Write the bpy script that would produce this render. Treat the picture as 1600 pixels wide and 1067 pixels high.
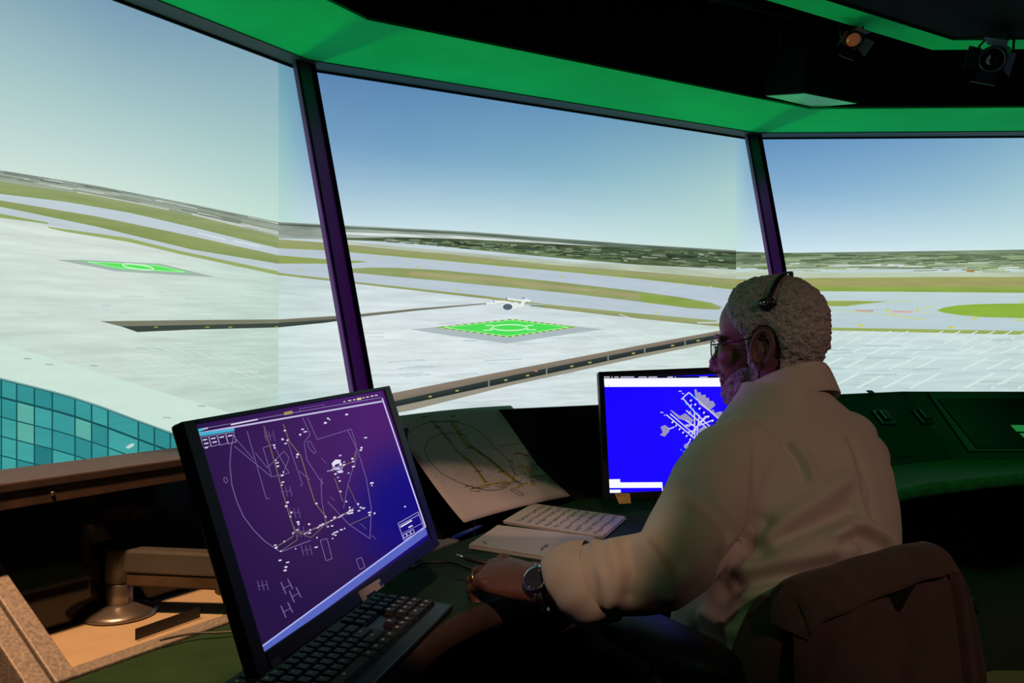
import bpy, bmesh, math, random
import numpy as np
from mathutils import Vector, Matrix, noise
from mathutils.bvhtree import BVHTree

random.seed(7)
for o in list(bpy.data.objects):
    bpy.data.objects.remove(o)
SC = bpy.context.scene
COL = SC.collection

# ------------------------------------------------------------------ camera
FPX, CX, CY, CAMZ = 1300.0, 800.0, 533.5, 1.15
cam_d = bpy.data.cameras.new('camera')
cam_d.sensor_width = 36.0
cam_d.lens = FPX * 36.0 / 1600.0
cam_d.clip_start = 0.02
cam = bpy.data.objects.new('camera', cam_d)
COL.objects.link(cam)
cam.location = (0, 0, CAMZ)
cam.rotation_euler = (math.pi / 2, 0, 0)
SC.camera = cam

# ------------------------------------------------------------------ world, exposure
w = bpy.data.worlds.new('dark_room')
SC.world = w
w.use_nodes = True
w.node_tree.nodes['Background'].inputs[0].default_value = (0.02, 0.025, 0.03, 1)
w.node_tree.nodes['Background'].inputs[1].default_value = 0.08
SC.view_settings.view_transform = 'Standard'
SC.view_settings.look = 'None'
SC.view_settings.exposure = 0.0
SC.view_settings.gamma = 1.0
SC.view_settings.use_curve_mapping = False

# ------------------------------------------------------------------ lamps of the room
def lamp_spot(name, loc, target, energy, color, size_deg, blend=0.3, radius=0.05):
    d = bpy.data.lights.new(name, 'SPOT')
    d.energy = energy; d.color = color; d.spot_size = math.radians(size_deg)
    d.spot_blend = blend; d.shadow_soft_size = radius
    o = bpy.data.objects.new(name, d); COL.objects.link(o)
    o.location = loc
    o.rotation_euler = (Vector(target) - Vector(loc)).to_track_quat('-Z', 'Y').to_euler()
    return o

def lamp_strip(name, p0, p1, width, energy, color, up=True, spread=180):
    d = bpy.data.lights.new(name, 'AREA')
    p0, p1 = Vector(p0), Vector(p1)
    d.shape = 'RECTANGLE'; d.size = (p1 - p0).length; d.size_y = width
    d.energy = energy; d.color = color; d.spread = math.radians(spread)
    o = bpy.data.objects.new(name, d); COL.objects.link(o)
    x = (p1 - p0).normalized(); z = Vector((0, 0, -1 if up else 1)); y = z.cross(x)
    o.matrix_world = Matrix.Translation((p0 + p1) / 2) @ Matrix((x, y, z)).transposed().to_4x4()
    return o

GREEN = (0.015, 1.0, 0.16)
AMBER = (1.0, 0.52, 0.26)
PURPLE = (0.60, 0.05, 1.0)
# green strips on the floor side of the window sill, washing up over the soffit (placed with the sections below)
LAMP_GREEN_W = 0.3
# amber stage lamps: one over the left console, one behind the desk chair, one on the papers
lamp_spot('amber_lamp_console', (-0.595, 0.714, CAMZ + 0.70), (-0.56, 1.15, CAMZ - 0.40), 75, AMBER, 31, 0.35, 0.03)
lamp_spot('amber_lamp_back', (1.35, -0.45, CAMZ + 1.05), (0.62, 1.38, CAMZ - 0.28), 34, (1.0, 0.55, 0.47), 25, 0.7, 0.05)
lamp_spot('amber_lamp_papers', (0.05, -0.25, CAMZ + 1.05), (-0.05, 1.46, CAMZ - 0.40), 52, (1.0, 0.52, 0.38), 17, 0.35, 0.02)
lamp_spot('amber_lamp_chart', (0.05, -0.25, CAMZ + 1.05), (0.06, 1.87, CAMZ - 0.38), 44, (1.0, 0.56, 0.42), 6.2, 0.25, 0.01).scale = (2.3, 1.0, 1.0)
lamp_spot('amber_fill_floor', (1.20, -0.40, CAMZ + 0.95), (1.72, 2.75, 0.0), 110, (1.0, 0.40, 0.34), 12, 0.6, 0.05)  # added fill to brighten the carpet, stands for no known lamp
# purple lamps standing left of the view, green lamps from the ceiling
lamp_spot('purple_lamp_mullion', (-1.15, 0.75, CAMZ + 0.20), (-0.55, 2.66, CAMZ + 0.16), 100, PURPLE, 38, 0.6, 0.04)
lamp_spot('purple_lamp_face', (-1.22, 1.75, CAMZ + 0.15), (0.31, 1.53, CAMZ - 0.05), 34, PURPLE, 9, 0.5, 0.04)
lamp_spot('purple_lamp_far', (-1.15, 0.70, CAMZ + 0.30), (1.16, 3.76, CAMZ + 0.26), 260, PURPLE, 17, 0.6, 0.04)
lamp_spot('green_lamp_left', (-0.70, 0.35, CAMZ + 1.05), (0.20, 1.35, CAMZ - 0.38), 5.5, (0.45, 1.0, 0.40), 60, 0.6, 0.06)
lamp_spot('green_lamp_right', (2.10, 1.35, CAMZ + 1.05), (1.50, 2.42, CAMZ - 0.40), 60, (0.05, 1.0, 0.2), 40, 0.6, 0.06)

# ------------------------------------------------------------------ helpers
def srgb(r, g, b):
    out = []
    for c in (r, g, b):
        c = max(0.0, min(1.0, c / 255.0))
        out.append(c / 12.92 if c <= 0.04045 else ((c + 0.055) / 1.055) ** 2.4)
    return tuple(out)

def P(px, py, Y):
    return Vector(((px - CX) / FPX * Y, Y, CAMZ - (py - CY) / FPX * Y))

def H(px, py, zr):
    Y = zr * FPX / (CY - py)
    return Vector(((px - CX) / FPX * Y, Y, CAMZ + zr))

def material(name, col, rough=0.6, metal=0.0, var=0.0, scale=20.0, bump=0.0, bscale=120.0, spec=0.5, sheen=0.0, coat=0.0):
    m = bpy.data.materials.new(name); m.use_nodes = True
    nt = m.node_tree; b = nt.nodes['Principled BSDF']
    b.inputs['Base Color'].default_value = (*col, 1)
    b.inputs['Roughness'].default_value = rough
    b.inputs['Metallic'].default_value = metal
    b.inputs['Specular IOR Level'].default_value = spec
    if sheen: b.inputs['Sheen Weight'].default_value = sheen
    if coat: b.inputs['Coat Weight'].default_value = coat
    tc = nt.nodes.new('ShaderNodeTexCoord')
    if var:
        n = nt.nodes.new('ShaderNodeTexNoise'); n.inputs['Scale'].default_value = scale; n.inputs['Detail'].default_value = 5
        nt.links.new(tc.outputs['Object'], n.inputs['Vector'])
        r = nt.nodes.new('ShaderNodeMapRange')
        r.inputs[1].default_value = 0.3; r.inputs[2].default_value = 0.7
        r.inputs[3].default_value = 1 - var; r.inputs[4].default_value = 1 + var
        nt.links.new(n.outputs['Fac'], r.inputs[0])
        mx = nt.nodes.new('ShaderNodeVectorMath'); mx.operation = 'SCALE'
        mx.inputs[0].default_value = col
        nt.links.new(r.outputs[0], mx.inputs['Scale'])
        nt.links.new(mx.outputs[0], b.inputs['Base Color'])
    if bump:
        n2 = nt.nodes.new('ShaderNodeTexNoise'); n2.inputs['Scale'].default_value = bscale; n2.inputs['Detail'].default_value = 3
        nt.links.new(tc.outputs['Object'], n2.inputs['Vector'])
        bp = nt.nodes.new('ShaderNodeBump'); bp.inputs['Strength'].default_value = bump; bp.inputs['Distance'].default_value = 0.01
        nt.links.new(n2.outputs['Fac'], bp.inputs['Height'])
        nt.links.new(bp.outputs['Normal'], b.inputs['Normal'])
    return m

def display_material(name, strength=1.0, spec=0.0, rough=0.2):
    """lit picture: colour attribute gives the print, its alpha how strongly it is streaked"""
    m = bpy.data.materials.new(name); m.use_nodes = True
    nt = m.node_tree; nt.nodes.clear()
    out = nt.nodes.new('ShaderNodeOutputMaterial')
    at = nt.nodes.new('ShaderNodeAttribute'); at.attribute_name = 'print'
    tc = nt.nodes.new('ShaderNodeTexCoord')
    mp = nt.nodes.new('ShaderNodeMapping'); mp.inputs['Scale'].default_value = (2.2, 26, 1); mp.inputs['Rotation'].default_value = (0, 0, -0.03)
    nt.links.new(tc.outputs['Object'], mp.inputs['Vector'])
    n = nt.nodes.new('ShaderNodeTexNoise'); n.inputs['Scale'].default_value = 1.6; n.inputs['Detail'].default_value = 6; n.inputs['Roughness'].default_value = 0.62
    nt.links.new(mp.outputs[0], n.inputs['Vector'])
    r = nt.nodes.new('ShaderNodeMapRange')
    r.inputs[1].default_value = 0.3; r.inputs[2].default_value = 0.7; r.inputs[3].default_value = -1; r.inputs[4].default_value = 1
    nt.links.new(n.outputs['Fac'], r.inputs[0])
    mu = nt.nodes.new('ShaderNodeMath'); mu.operation = 'MULTIPLY_ADD'; mu.inputs[2].default_value = 1.0
    nt.links.new(r.outputs[0], mu.inputs[0]); nt.links.new(at.outputs['Alpha'], mu.inputs[1])
    mx = nt.nodes.new('ShaderNodeVectorMath'); mx.operation = 'SCALE'
    nt.links.new(at.outputs['Color'], mx.inputs[0]); nt.links.new(mu.outputs[0], mx.inputs['Scale'])
    em = nt.nodes.new('ShaderNodeEmission'); em.inputs['Strength'].default_value = strength
    nt.links.new(mx.outputs[0], em.inputs['Color'])
    if spec:
        gl = nt.nodes.new('ShaderNodeBsdfGlossy'); gl.inputs['Color'].default_value = (spec, spec, spec, 1); gl.inputs['Roughness'].default_value = rough
        ad = nt.nodes.new('ShaderNodeAddShader')
        nt.links.new(em.outputs[0], ad.inputs[0]); nt.links.new(gl.outputs[0], ad.inputs[1])
        nt.links.new(ad.outputs[0], out.inputs[0])
    else:
        nt.links.new(em.outputs[0], out.inputs[0])
    return m

def print_material(name, rough=0.7):
    m = bpy.data.materials.new(name); m.use_nodes = True
    nt = m.node_tree; b = nt.nodes['Principled BSDF']
    at = nt.nodes.new('ShaderNodeAttribute'); at.attribute_name = 'print'
    nt.links.new(at.outputs['Color'], b.inputs['Base Color']); b.inputs['Roughness'].default_value = rough
    return m

def link(name, me, mat=None, parent=None, smooth=False):
    o = bpy.data.objects.new(name, me); COL.objects.link(o)
    if mat: me.materials.append(mat)
    if parent: o.parent = parent
    if smooth:
        me.polygons.foreach_set('use_smooth', [True] * len(me.polygons))
    return o

def tag(o, label, cat, group=None, kind=None):
    o['label'] = label
    if cat: o['category'] = cat
    if group: o['group'] = group
    if kind: o['kind'] = kind
    return o

def struct(o, label=None, cat=None):
    o['kind'] = 'structure'
    if label: o['label'] = label
    if cat: o['category'] = cat
    return o

def thing(name, label, cat, loc=(0, 0, 0), group=None):
    o = bpy.data.objects.new(name, None); COL.objects.link(o)
    o.location = loc; o.empty_display_size = 0.05
    return tag(o, label, cat, group)

class MB:
    """collects verts and faces of one mesh"""
    def __init__(s): s.v = []; s.f = []
    def add(s, vs, fs):
        b = len(s.v); s.v += [tuple(x) for x in vs]; s.f += [tuple(i + b for i in f) for f in fs]; return s
    def prism(s, pts, z0, z1):
        n = len(pts)
        vs = [(p[0], p[1], z0) for p in pts] + [(p[0], p[1], z1) for p in pts]
        fs = [tuple(range(n))[::-1], tuple(range(n, 2 * n))] + [(i, (i + 1) % n, n + (i + 1) % n, n + i) for i in range(n)]
        return s.add(vs, fs)
    def hexa(s, b, t):
        """bottom quad, top quad"""
        return s.add(list(b) + list(t), [(3, 2, 1, 0), (4, 5, 6, 7)] + [(i, (i + 1) % 4, 4 + (i + 1) % 4, 4 + i) for i in range(4)])
    def box(s, c, sx, sy, sz, ax=None):
        c = Vector(c)
        if ax is None: ax = (Vector((1, 0, 0)), Vector((0, 1, 0)), Vector((0, 0, 1)))
        x, y, z = ax[0] * sx / 2, ax[1] * sy / 2, ax[2] * sz / 2
        return s.hexa([c - x - y - z, c + x - y - z, c + x + y - z, c - x + y - z], [c - x - y + z, c + x - y + z, c + x + y + z, c - x + y + z])
    def rings(s, rr, cap=True, closed=True):
        n = len(rr[0]); vs = [p for r in rr for p in r]; fs = []
        for k in range(len(rr) - 1):
            for i in range(n if closed else n - 1):
                j = (i + 1) % n
                fs.append((k * n + i, k * n + j, (k + 1) * n + j, (k + 1) * n + i))
        if cap and closed:
            fs.append(tuple(range(n))[::-1]); fs.append(tuple((len(rr) - 1) * n + i for i in range(n)))
        return s.add(vs, fs)
    def tube(s, pts, rad, n=10, cap=True):
        pts = [Vector(p) for p in pts]
        if not isinstance(rad, (list, tuple)): rad = [rad] * len(pts)
        rr = []; ref = None
        for i, p in enumerate(pts):
            t = (pts[min(i + 1, len(pts) - 1)] - pts[max(i - 1, 0)]).normalized()
            if ref is None:
                ref = Vector((0, 0, 1)) if abs(t.z) < 0.9 else Vector((1, 0, 0))
            u = (ref - t * ref.dot(t)).normalized(); v = t.cross(u); ref = u
            rr.append([p + (u * math.cos(a) + v * math.sin(a)) * rad[i] for a in [2 * math.pi * k / n for k in range(n)]])
        return s.rings(rr, cap)
    def lathe(s, c, prof, axis=(0, 0, 1), n=24):
        axis = Vector(axis).normalized(); c = Vector(c)
        ref = Vector((1, 0, 0)) if abs(axis.x) < 0.9 else Vector((0, 1, 0))
        u = (ref - axis * ref.dot(axis)).normalized(); v = axis.cross(u)
        return s.rings([[c + axis * h + (u * math.cos(a) + v * math.sin(a)) * r for a in [2 * math.pi * k / n for k in range(n)]] for r, h in prof])
    def ell(s, c, ax, rad, nu=20, nv=12):
        c = Vector(c); rr = []
        for j in range(1, nv):
            t = math.pi * j / nv
            rr.append([c + ax[0] * (rad[0] * math.sin(t) * math.cos(a)) + ax[1] * (rad[1] * math.sin(t) * math.sin(a)) + ax[2] * (-rad[2] * math.cos(t)) for a in [2 * math.pi * k / nu for k in range(nu)]])
        return s.rings(rr)
    def capsule(s, p0, p1, r0, r1, n=12):
        p0, p1 = Vector(p0), Vector(p1); t = (p1 - p0).normalized()
        pts = [p0 - t * r0 * .95, p0 - t * r0 * .7, p0, p1, p1 + t * r1 * .7, p1 + t * r1 * .95]
        return s.tube(pts, [r0 * .3, r0 * .72, r0, r1, r1 * .72, r1 * .3], n)
    def mesh(s, name='m'):
        me = bpy.data.meshes.new(name); me.from_pydata(s.v, [], s.f); me.update(); return me
    def build(s, name, mat=None, parent=None, smooth=False, bevel=0.0, seg=2):
        o = link(name, s.mesh(name), mat, parent, smooth)
        if bevel:
            m = o.modifiers.new('bevel', 'BEVEL'); m.width = bevel; m.segments = seg; m.limit_method = 'ANGLE'
            m.angle_limit = math.radians(40)
        return o

def fix_normals(me):
    bm = bmesh.new(); bm.from_mesh(me); bmesh.ops.recalc_face_normals(bm, faces=bm.faces); bm.to_mesh(me); bm.free()

def evaluated(o):
    dg = bpy.context.evaluated_depsgraph_get()
    me = bpy.data.meshes.new_from_object(o.evaluated_get(dg))
    return me

def voxel_union(mb, size, smooth=3, factor=0.5):
    """one continuous surface grown over overlapping closed shapes"""
    me = mb.mesh('tmp'); fix_normals(me)
    o = bpy.data.objects.new('tmp', me); COL.objects.link(o)
    r = o.modifiers.new('r', 'REMESH'); r.mode = 'VOXEL'; r.voxel_size = size
    if smooth:
        s = o.modifiers.new('s', 'SMOOTH'); s.iterations = smooth; s.factor = factor
    bpy.context.view_layer.update()
    out = evaluated(o)
    bpy.data.objects.remove(o)
    return out

def get_co(me):
    a = np.empty(len(me.vertices) * 3); me.vertices.foreach_get('co', a); return a.reshape(-1, 3)

def set_co(me, a):
    me.vertices.foreach_set('co', a.ravel()); me.update()

def get_no(me):
    a = np.empty(len(me.vertices) * 3); me.vertices.foreach_get('normal', a); return a.reshape(-1, 3)

# ------------------------------------------------------------------ shared materials
M = {}
M['black'] = material('matte_black', (0.012, 0.012, 0.015), 0.75, var=0.15, scale=8)
M['void'] = material('void_black', (0.004, 0.004, 0.006), 0.9, var=0.15, scale=5)
M['plastic'] = material('black_plastic', (0.015, 0.015, 0.018), 0.42, bump=0.05, bscale=900)
M['bezel'] = material('dark_bezel', (0.011, 0.010, 0.012), 0.42, spec=0.25, bump=0.05, bscale=700)
M['gloss'] = material('black_gloss', (0.004, 0.004, 0.005), 0.08, var=0.1)
M['header'] = material('header_paint', (0.025, 0.028, 0.034), 0.6, var=0.15, scale=6)
M['mullion'] = material('mullion_purple_tint', (0.11, 0.05, 0.13), 0.5, var=0.12, scale=7)  # purple lamp light carried partly in the base colour
M['gasket'] = material('rubber_gasket', (0.003, 0.003, 0.004), 0.8, var=0.1, spec=0.05)
M['soffit'] = material('soffit_green', (0.012, 0.60, 0.19), 0.9, spec=0.06, var=0.10, scale=3.5, bump=0.08, bscale=30)  # even saturated green, shared with the inner ceiling lip
M['worktop'] = material('worktop_laminate', (0.024, 0.055, 0.026), 0.62, var=0.12, scale=25, bump=0.03, bscale=500, spec=0.05)
M['edge'] = material('worktop_edge', (0.075, 0.05, 0.036), 0.6, spec=0.1, var=0.25, scale=30)
M['panel'] = material('console_panel', (0.012, 0.017, 0.014), 0.6, var=0.1, scale=12, spec=0.07)
M['ledge'] = material('ledge_brown', (0.05, 0.031, 0.024), 0.6, var=0.2, scale=60, bump=0.1, bscale=400)
M['tan'] = material('tan_laminate', (0.52, 0.40, 0.26), 0.55, var=0.06, scale=30)
M['speckle'] = material('speckled_metal_paint', (0.27, 0.24, 0.22), 0.45, var=0.35, scale=220, bump=0.15, bscale=500)
M['alu'] = material('brushed_aluminium', (0.30, 0.27, 0.25), 0.36, metal=0.85, var=0.08, scale=40)
M['alu_grey'] = material('grey_arm_paint', (0.095, 0.09, 0.085), 0.42, metal=0.3, var=0.06, scale=30)
M['chrome'] = material('steel', (0.65, 0.65, 0.67), 0.2, metal=1.0, var=0.05)
M['gold'] = material('gold', (0.9, 0.62, 0.25), 0.2, metal=1.0, var=0.05)
M['carpet'] = material('carpet', (0.20, 0.085, 0.075), 0.95, var=0.45, scale=140, bump=0.6, bscale=320)
M['paper'] = material('white_paper', (0.62, 0.60, 0.57), 0.85, var=0.03, scale=15, bump=0.05, bscale=60)
M['note'] = material('yellow_note', (0.75, 0.48, 0.12), 0.85, var=0.05)
M['blue'] = material('blue_plastic', (0.01, 0.03, 0.32), 0.35, var=0.08)
M['skin'] = material('skin', (0.155, 0.068, 0.043), 0.5, var=0.16, scale=35, bump=0.16, bscale=260)
M['hair'] = material('white_hair', (0.46, 0.45, 0.41), 0.85, var=0.3, scale=160, bump=0.7, bscale=330)
M['beard'] = material('grey_beard', (0.33, 0.32, 0.31), 0.85, var=0.35, scale=200, bump=0.7, bscale=380)
M['shirt'] = material('pale_shirt_cotton', (0.52, 0.49, 0.40), 0.85, var=0.04, scale=12, bump=0.07, bscale=900, sheen=0.1)
M['trouser'] = material('black_trousers', (0.012, 0.012, 0.014), 0.9, var=0.15, scale=40)
M['jacket'] = material('brown_jacket', (0.068, 0.043, 0.027), 0.9, var=0.14, scale=40, bump=0.15, bscale=700, sheen=0.15)
M['leather'] = material('black_leather', (0.012, 0.011, 0.011), 0.5, spec=0.25, bump=0.12, bscale=260)
M['pale_panel'] = material('pale_panel', (0.45, 0.62, 0.54), 0.6, var=0.04)
M['key'] = material('key_plastic', (0.016, 0.016, 0.017), 0.5, var=0.1)
M['keyprint'] = material('key_print', (0.75, 0.68, 0.45), 0.6, var=0.1)
M['lens'] = material('clear_lens', (0.9, 0.95, 0.92), 0.02)
_b = M['lens'].node_tree.nodes['Principled BSDF']
_b.inputs['Transmission Weight'].default_value = 1.0; _b.inputs['IOR'].default_value = 1.06
M['display'] = display_material('projected_picture', 1.0)
M['screen'] = display_material('lit_screen', 1.0, spec=0.016, rough=0.25)
M['print'] = print_material('ink_print')

# ------------------------------------------------------------------ plan of the room (twelve-sided tower cab)
ANG = [math.radians(a) for a in (58.6, 28.6, -1.4)]
NV = [Vector((-math.sin(a), math.cos(a), 0)) for a in ANG]       # outward normals of the three sides in view
TV = [Vector((math.cos(a), math.sin(a), 0)) for a in ANG]        # along each side, left to right

def meet(i, di, j, dj):
    a, b = NV[i], NV[j]
    det = a.x * b.y - a.y * b.x
    return Vector(((di * b.y - a.y * dj) / det, (a.x * dj - b.x * di) / det, 0))

def side_pts(d, left=2.2, right=2.4):
    """plan polyline at distances d[0..2] from the camera's foot, four points"""
    c1, c2 = meet(0, d[0], 1, d[1]), meet(1, d[1], 2, d[2])
    return [c1 - TV[0] * left, c1, c2, c2 + TV[2] * right]

def at(p, zr):
    return Vector((p[0], p[1], CAMZ + zr))

HD = [2.212, 2.987, 4.05]          # header of the window band
HTOP = 0.985                       # its height above the eye

# ------------------------------------------------------------------ floor, ceiling, back walls
mb = MB(); mb.prism([(-5, -3.2), (5, -3.2), (5, 6), (-5, 6)], -0.05, 0)
struct(mb.build('floor', M['carpet']))
mb = MB(); mb.prism([(-5, -3.2), (5, -3.2), (5, 6), (-5, 6)], CAMZ + 1.75, CAMZ + 1.8)
struct(mb.build('ceiling', M['void']))
mb = MB(); mb.prism([(-5, -3.25), (5, -3.25), (5, -3.2), (-5, -3.2)], 0, CAMZ + 1.75)
struct(mb.build('wall_back', M['black']))
mb = MB(); mb.prism([(-5.05, -3.2), (-5, -3.2), (-5, 6), (-5.05, 6)], 0, CAMZ + 1.75)
struct(mb.build('wall_left', M['black']))
mb = MB(); mb.prism([(5, -3.2), (5.05, -3.2), (5.05, 6), (5, 6)], 0, CAMZ + 1.75)
struct(mb.build('wall_right', M['black']))
mb = MB(); mb.prism([(-5, 6), (5, 6), (5, 6.05), (-5, 6.05)], 0, CAMZ + 1.75)
struct(mb.build('wall_front', M['black']))

def band(d_out, d_in, z0, z1, left=2.2, right=2.4, pts=None):
    """three solid pieces following the sides; returns list of (bottom quad, top quad)"""
    o = side_pts(d_out, left, right) if not isinstance(d_out[0], Vector) else d_out
    i = side_pts(d_in, left, right) if not isinstance(d_in[0], Vector) else d_in
    out = []
    for k in range(3):
        q = [i[k], i[k + 1], o[k + 1], o[k]]
        out.append(([at(p, z0) for p in q], [at(p, z1) for p in q]))
    return out

# soffit: inner edge from its two corners
c1, c2 = H(573, 33, HTOP), H(1265, 172, HTOP)
inner = [c1 - TV[0] * 2.2, c1, c2, c2 + TV[2] * 2.4]
outer = side_pts([d - 0.07 for d in HD])
soff = thing('ceiling_soffit', '', None); del soff['label']
struct(soff)
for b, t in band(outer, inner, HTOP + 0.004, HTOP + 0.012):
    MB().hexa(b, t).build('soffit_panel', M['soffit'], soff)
# header trim
hdr = struct(thing('trim_1', 'dark header trim over the projection screens', 'trim'))
for b, t in band(HD, [d - 0.085 for d in HD], HTOP, HTOP + 0.09):
    MB().hexa(b, t).build('header_rail', M['header'], hdr)
for b, t in band([d + 0.012 for d in HD], HD, HTOP - 0.006, HTOP + 0.06):
    MB().hexa(b, t).build('header_gasket', M['gasket'], hdr)

# mullions leaning out at the top
def mullion(n, i, j, side, lean_in=0.46, zfoot=-0.45):
    top = meet(i, HD[i], j, HD[j]) - (NV[i] + NV[j]).normalized() * 0.045
    bis = (NV[i] + NV[j]).normalized()
    foot = top - bis * lean_in
    tan = Vector((bis.y, -bis.x, 0))
    p0, p1 = at(foot, zfoot), at(top, HTOP + 0.002)
    ax = (p1 - p0).normalized(); dep = tan.cross(ax)
    L = (p1 - p0).length; c = (p0 + p1) / 2
    t = struct(thing('trim_%d' % n, 'dark leaning window mullion %s' % side, 'mullion'))
    MB().box(c, 0.074, 0.026, L, (tan, dep, ax)).build('mullion_body', M['mullion'], t, bevel=0.003)
    fr_ = dep if dep.dot(bis) < 0 else -dep
    MB().box(c + tan * 0.0305 + fr_ * 0.0145, 0.018, 0.006, L, (tan, dep, ax)).build('gasket', M['gasket'], t)
    MB().box(c - tan * 0.0300 + fr_ * 0.0140, 0.004, 0.004, L, (tan, dep, ax)).build('gasket', M['gasket'], t)
    # green uplight at the outer foot of the mullion
    src = at(meet(i, HD[i] - 0.10, j, HD[j] - 0.10), -0.50)
    lamp_spot('green_uplight', src, at(top - bis * 0.45, HTOP), 11.5, GREEN, 150, 0.4, 0.025)
mullion(2, 0, 1, 'behind the near monitor')
mullion(3, 1, 2, 'above the seated person\'s head')

# low sill wall under the window band
sw = struct(thing('wall_sill', 'low dark wall under the projection screens', 'wall'))
for b, t in band([d - 0.30 for d in HD], [d - 0.50 for d in HD], -CAMZ, -0.47):
    MB().hexa(b, t).build('sill_panel', M['black'], sw)
# green strip lamps behind the sill
sp = side_pts([d - 0.16 for d in HD], 1.9, 2.2)
for k in range(3):
    lamp_strip('green_strip', at(sp[k].lerp(sp[k + 1], .03), -0.50), at(sp[k].lerp(sp[k + 1], .97), -0.50), 0.06, LAMP_GREEN_W, GREEN, True, 120)

# inner ceiling with its green lip
RH = 1.16
ro = [H(1197 - 3 * 260, 78 - 4 * 78, RH), H(1457, 78, RH), H(1457, 78, RH) + TV[2] * 2.6]
ri = [H(1289 - 3 * 200, 63 - 4 * 63, RH), H(1489, 63, RH), H(1489, 63, RH) + TV[2] * 2.6]
ring = struct(thing('trim_4', 'green lit lip of the inner ceiling', 'trim'))
n2o = (ro[1] - ro[0]).normalized()
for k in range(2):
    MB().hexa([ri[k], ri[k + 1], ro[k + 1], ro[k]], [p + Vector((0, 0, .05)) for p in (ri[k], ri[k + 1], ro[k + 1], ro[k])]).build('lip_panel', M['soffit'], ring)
ci = MB()
pl = [ri[0], ri[1], ri[2], Vector((4.5, 0.0, 0)), Vector((-0.5, 0.0, 0))]
ci.prism([(p.x, p.y) for p in pl], CAMZ + RH + 0.01, CAMZ + RH + 0.05)
struct(ci.build('ceiling_inner', material('ceiling_panel_dark', (0.003, 0.003, 0.008), 0.9, var=0.15, scale=3, spec=0.1)))

# ------------------------------------------------------------------ flat pictures drawn on planes
class Pic:
    def __init__(s, origin, ex, ey):
        s.o = Vector(origin); s.ex = Vector(ex).normalized(); s.ey = Vector(ey).normalized(); s.n = s.ex.cross(s.ey)
        s.v = []; s.f = []; s.c = []; s.layer = 0; s.step = 0.0001
    def loc(s, p):
        r = Vector(((p[0] - CX) / FPX, 1.0, -(p[1] - CY) / FPX))
        cam_p = Vector((0, 0, CAMZ))
        t = (s.o - cam_p).dot(s.n) / r.dot(s.n)
        q = cam_p + r * t - s.o
        return (q.dot(s.ex), q.dot(s.ey))
    def raw(s, pts, cols, faces=None):
        b = len(s.v); z = s.layer * s.step
        s.v += [(p[0], p[1], z) for p in pts]
        s.c += cols
        s.f += [tuple(i + b for i in f) for f in (faces or [tuple(range(len(pts)))])]
    def poly(s, pts, col, tex=0.0, new=True, mapped=True):
        if new: s.layer += 1
        c = (*srgb(*col), tex)
        s.raw([s.loc(p) if mapped else p for p in pts], [c] * len(pts))
    def gpoly(s, pts, cols, tex=0.0):
        s.layer += 1
        s.raw([s.loc(p) for p in pts], [(*srgb(*c), tex) for c in cols])
    def strip(s, up, lo, col, tex=0.0, col2=None, new=True):
        """band between two polylines with the same number of points"""
        if new: s.layer += 1
        n = len(up)
        ca = (*srgb(*col), tex); cb = (*srgb(*(col2 or col)), tex)
        s.raw([s.loc(p) for p in up] + [s.loc(p) for p in lo], [ca] * n + [cb] * n,
              [(n + i, n + i + 1, i + 1, i) for i in range(n - 1)])
    def line(s, pts, wd, col, tex=0.0, new=True):
        if new: s.layer += 1
        c = (*srgb(*col), tex)
        for a, b in zip(pts[:-1], pts[1:]):
            d = math.hypot(b[0] - a[0], b[1] - a[1]) or 1
            nx, ny = -(b[1] - a[1]) / d * wd / 2, (b[0] - a[0]) / d * wd / 2
            q = [(a[0] + nx, a[1] + ny), (b[0] + nx, b[1] + ny), (b[0] - nx, b[1] - ny), (a[0] - nx, a[1] - ny)]
            s.raw([s.loc(p) for p in q], [c] * 4)
    def sky(s, xs, top, hor, tab, rows=14, tex=0.0):
        """xs sample columns; top(x), hor(x) in photo rows; tab[(col)] -> colours at several heights"""
        s.layer += 1
        pts = []; cols = []; fs = []
        nx = len(xs)
        for j in range(rows + 1):
            v = j / rows
            for i, x in enumerate(xs):
                y = top(x) + (hor(x) - top(x)) * v
                pts.append(s.loc((x, y))); cols.append((*srgb(*tab(x, y, v)), tex))
        for j in range(rows):
            for i in range(nx - 1):
                fs.append(((j + 1) * nx + i, (j + 1) * nx + i + 1, j * nx + i + 1, j * nx + i))
        s.raw(pts, cols, fs)
    def build(s, name, mat, parent):
        me = bpy.data.meshes.new(name); me.from_pydata(s.v, [], s.f)
        a = me.color_attributes.new('print', 'FLOAT_COLOR', 'POINT')
        a.data.foreach_set('color', [x for c in s.c for x in c])
        me.update()
        o = link(name, me, mat, parent)
        return o

def interp(tab):
    xs = [t[0] for t in tab]
    def f(x):
        if x <= xs[0]:
            k = (tab[1][1] - tab[0][1]) / (tab[1][0] - tab[0][0]); return tab[0][1] + k * (x - xs[0])
        for a, b in zip(tab[:-1], tab[1:]):
            if x <= b[0]: return a[1] + (b[1] - a[1]) * (x - a[0]) / (b[0] - a[0])
        k = (tab[-1][1] - tab[-2][1]) / (tab[-1][0] - tab[-2][0]); return tab[-1][1] + k * (x - xs[-1])
    return f

def lerp3(a, b, t):
    return tuple(a[i] + (b[i] - a[i]) * t for i in range(3))

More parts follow.
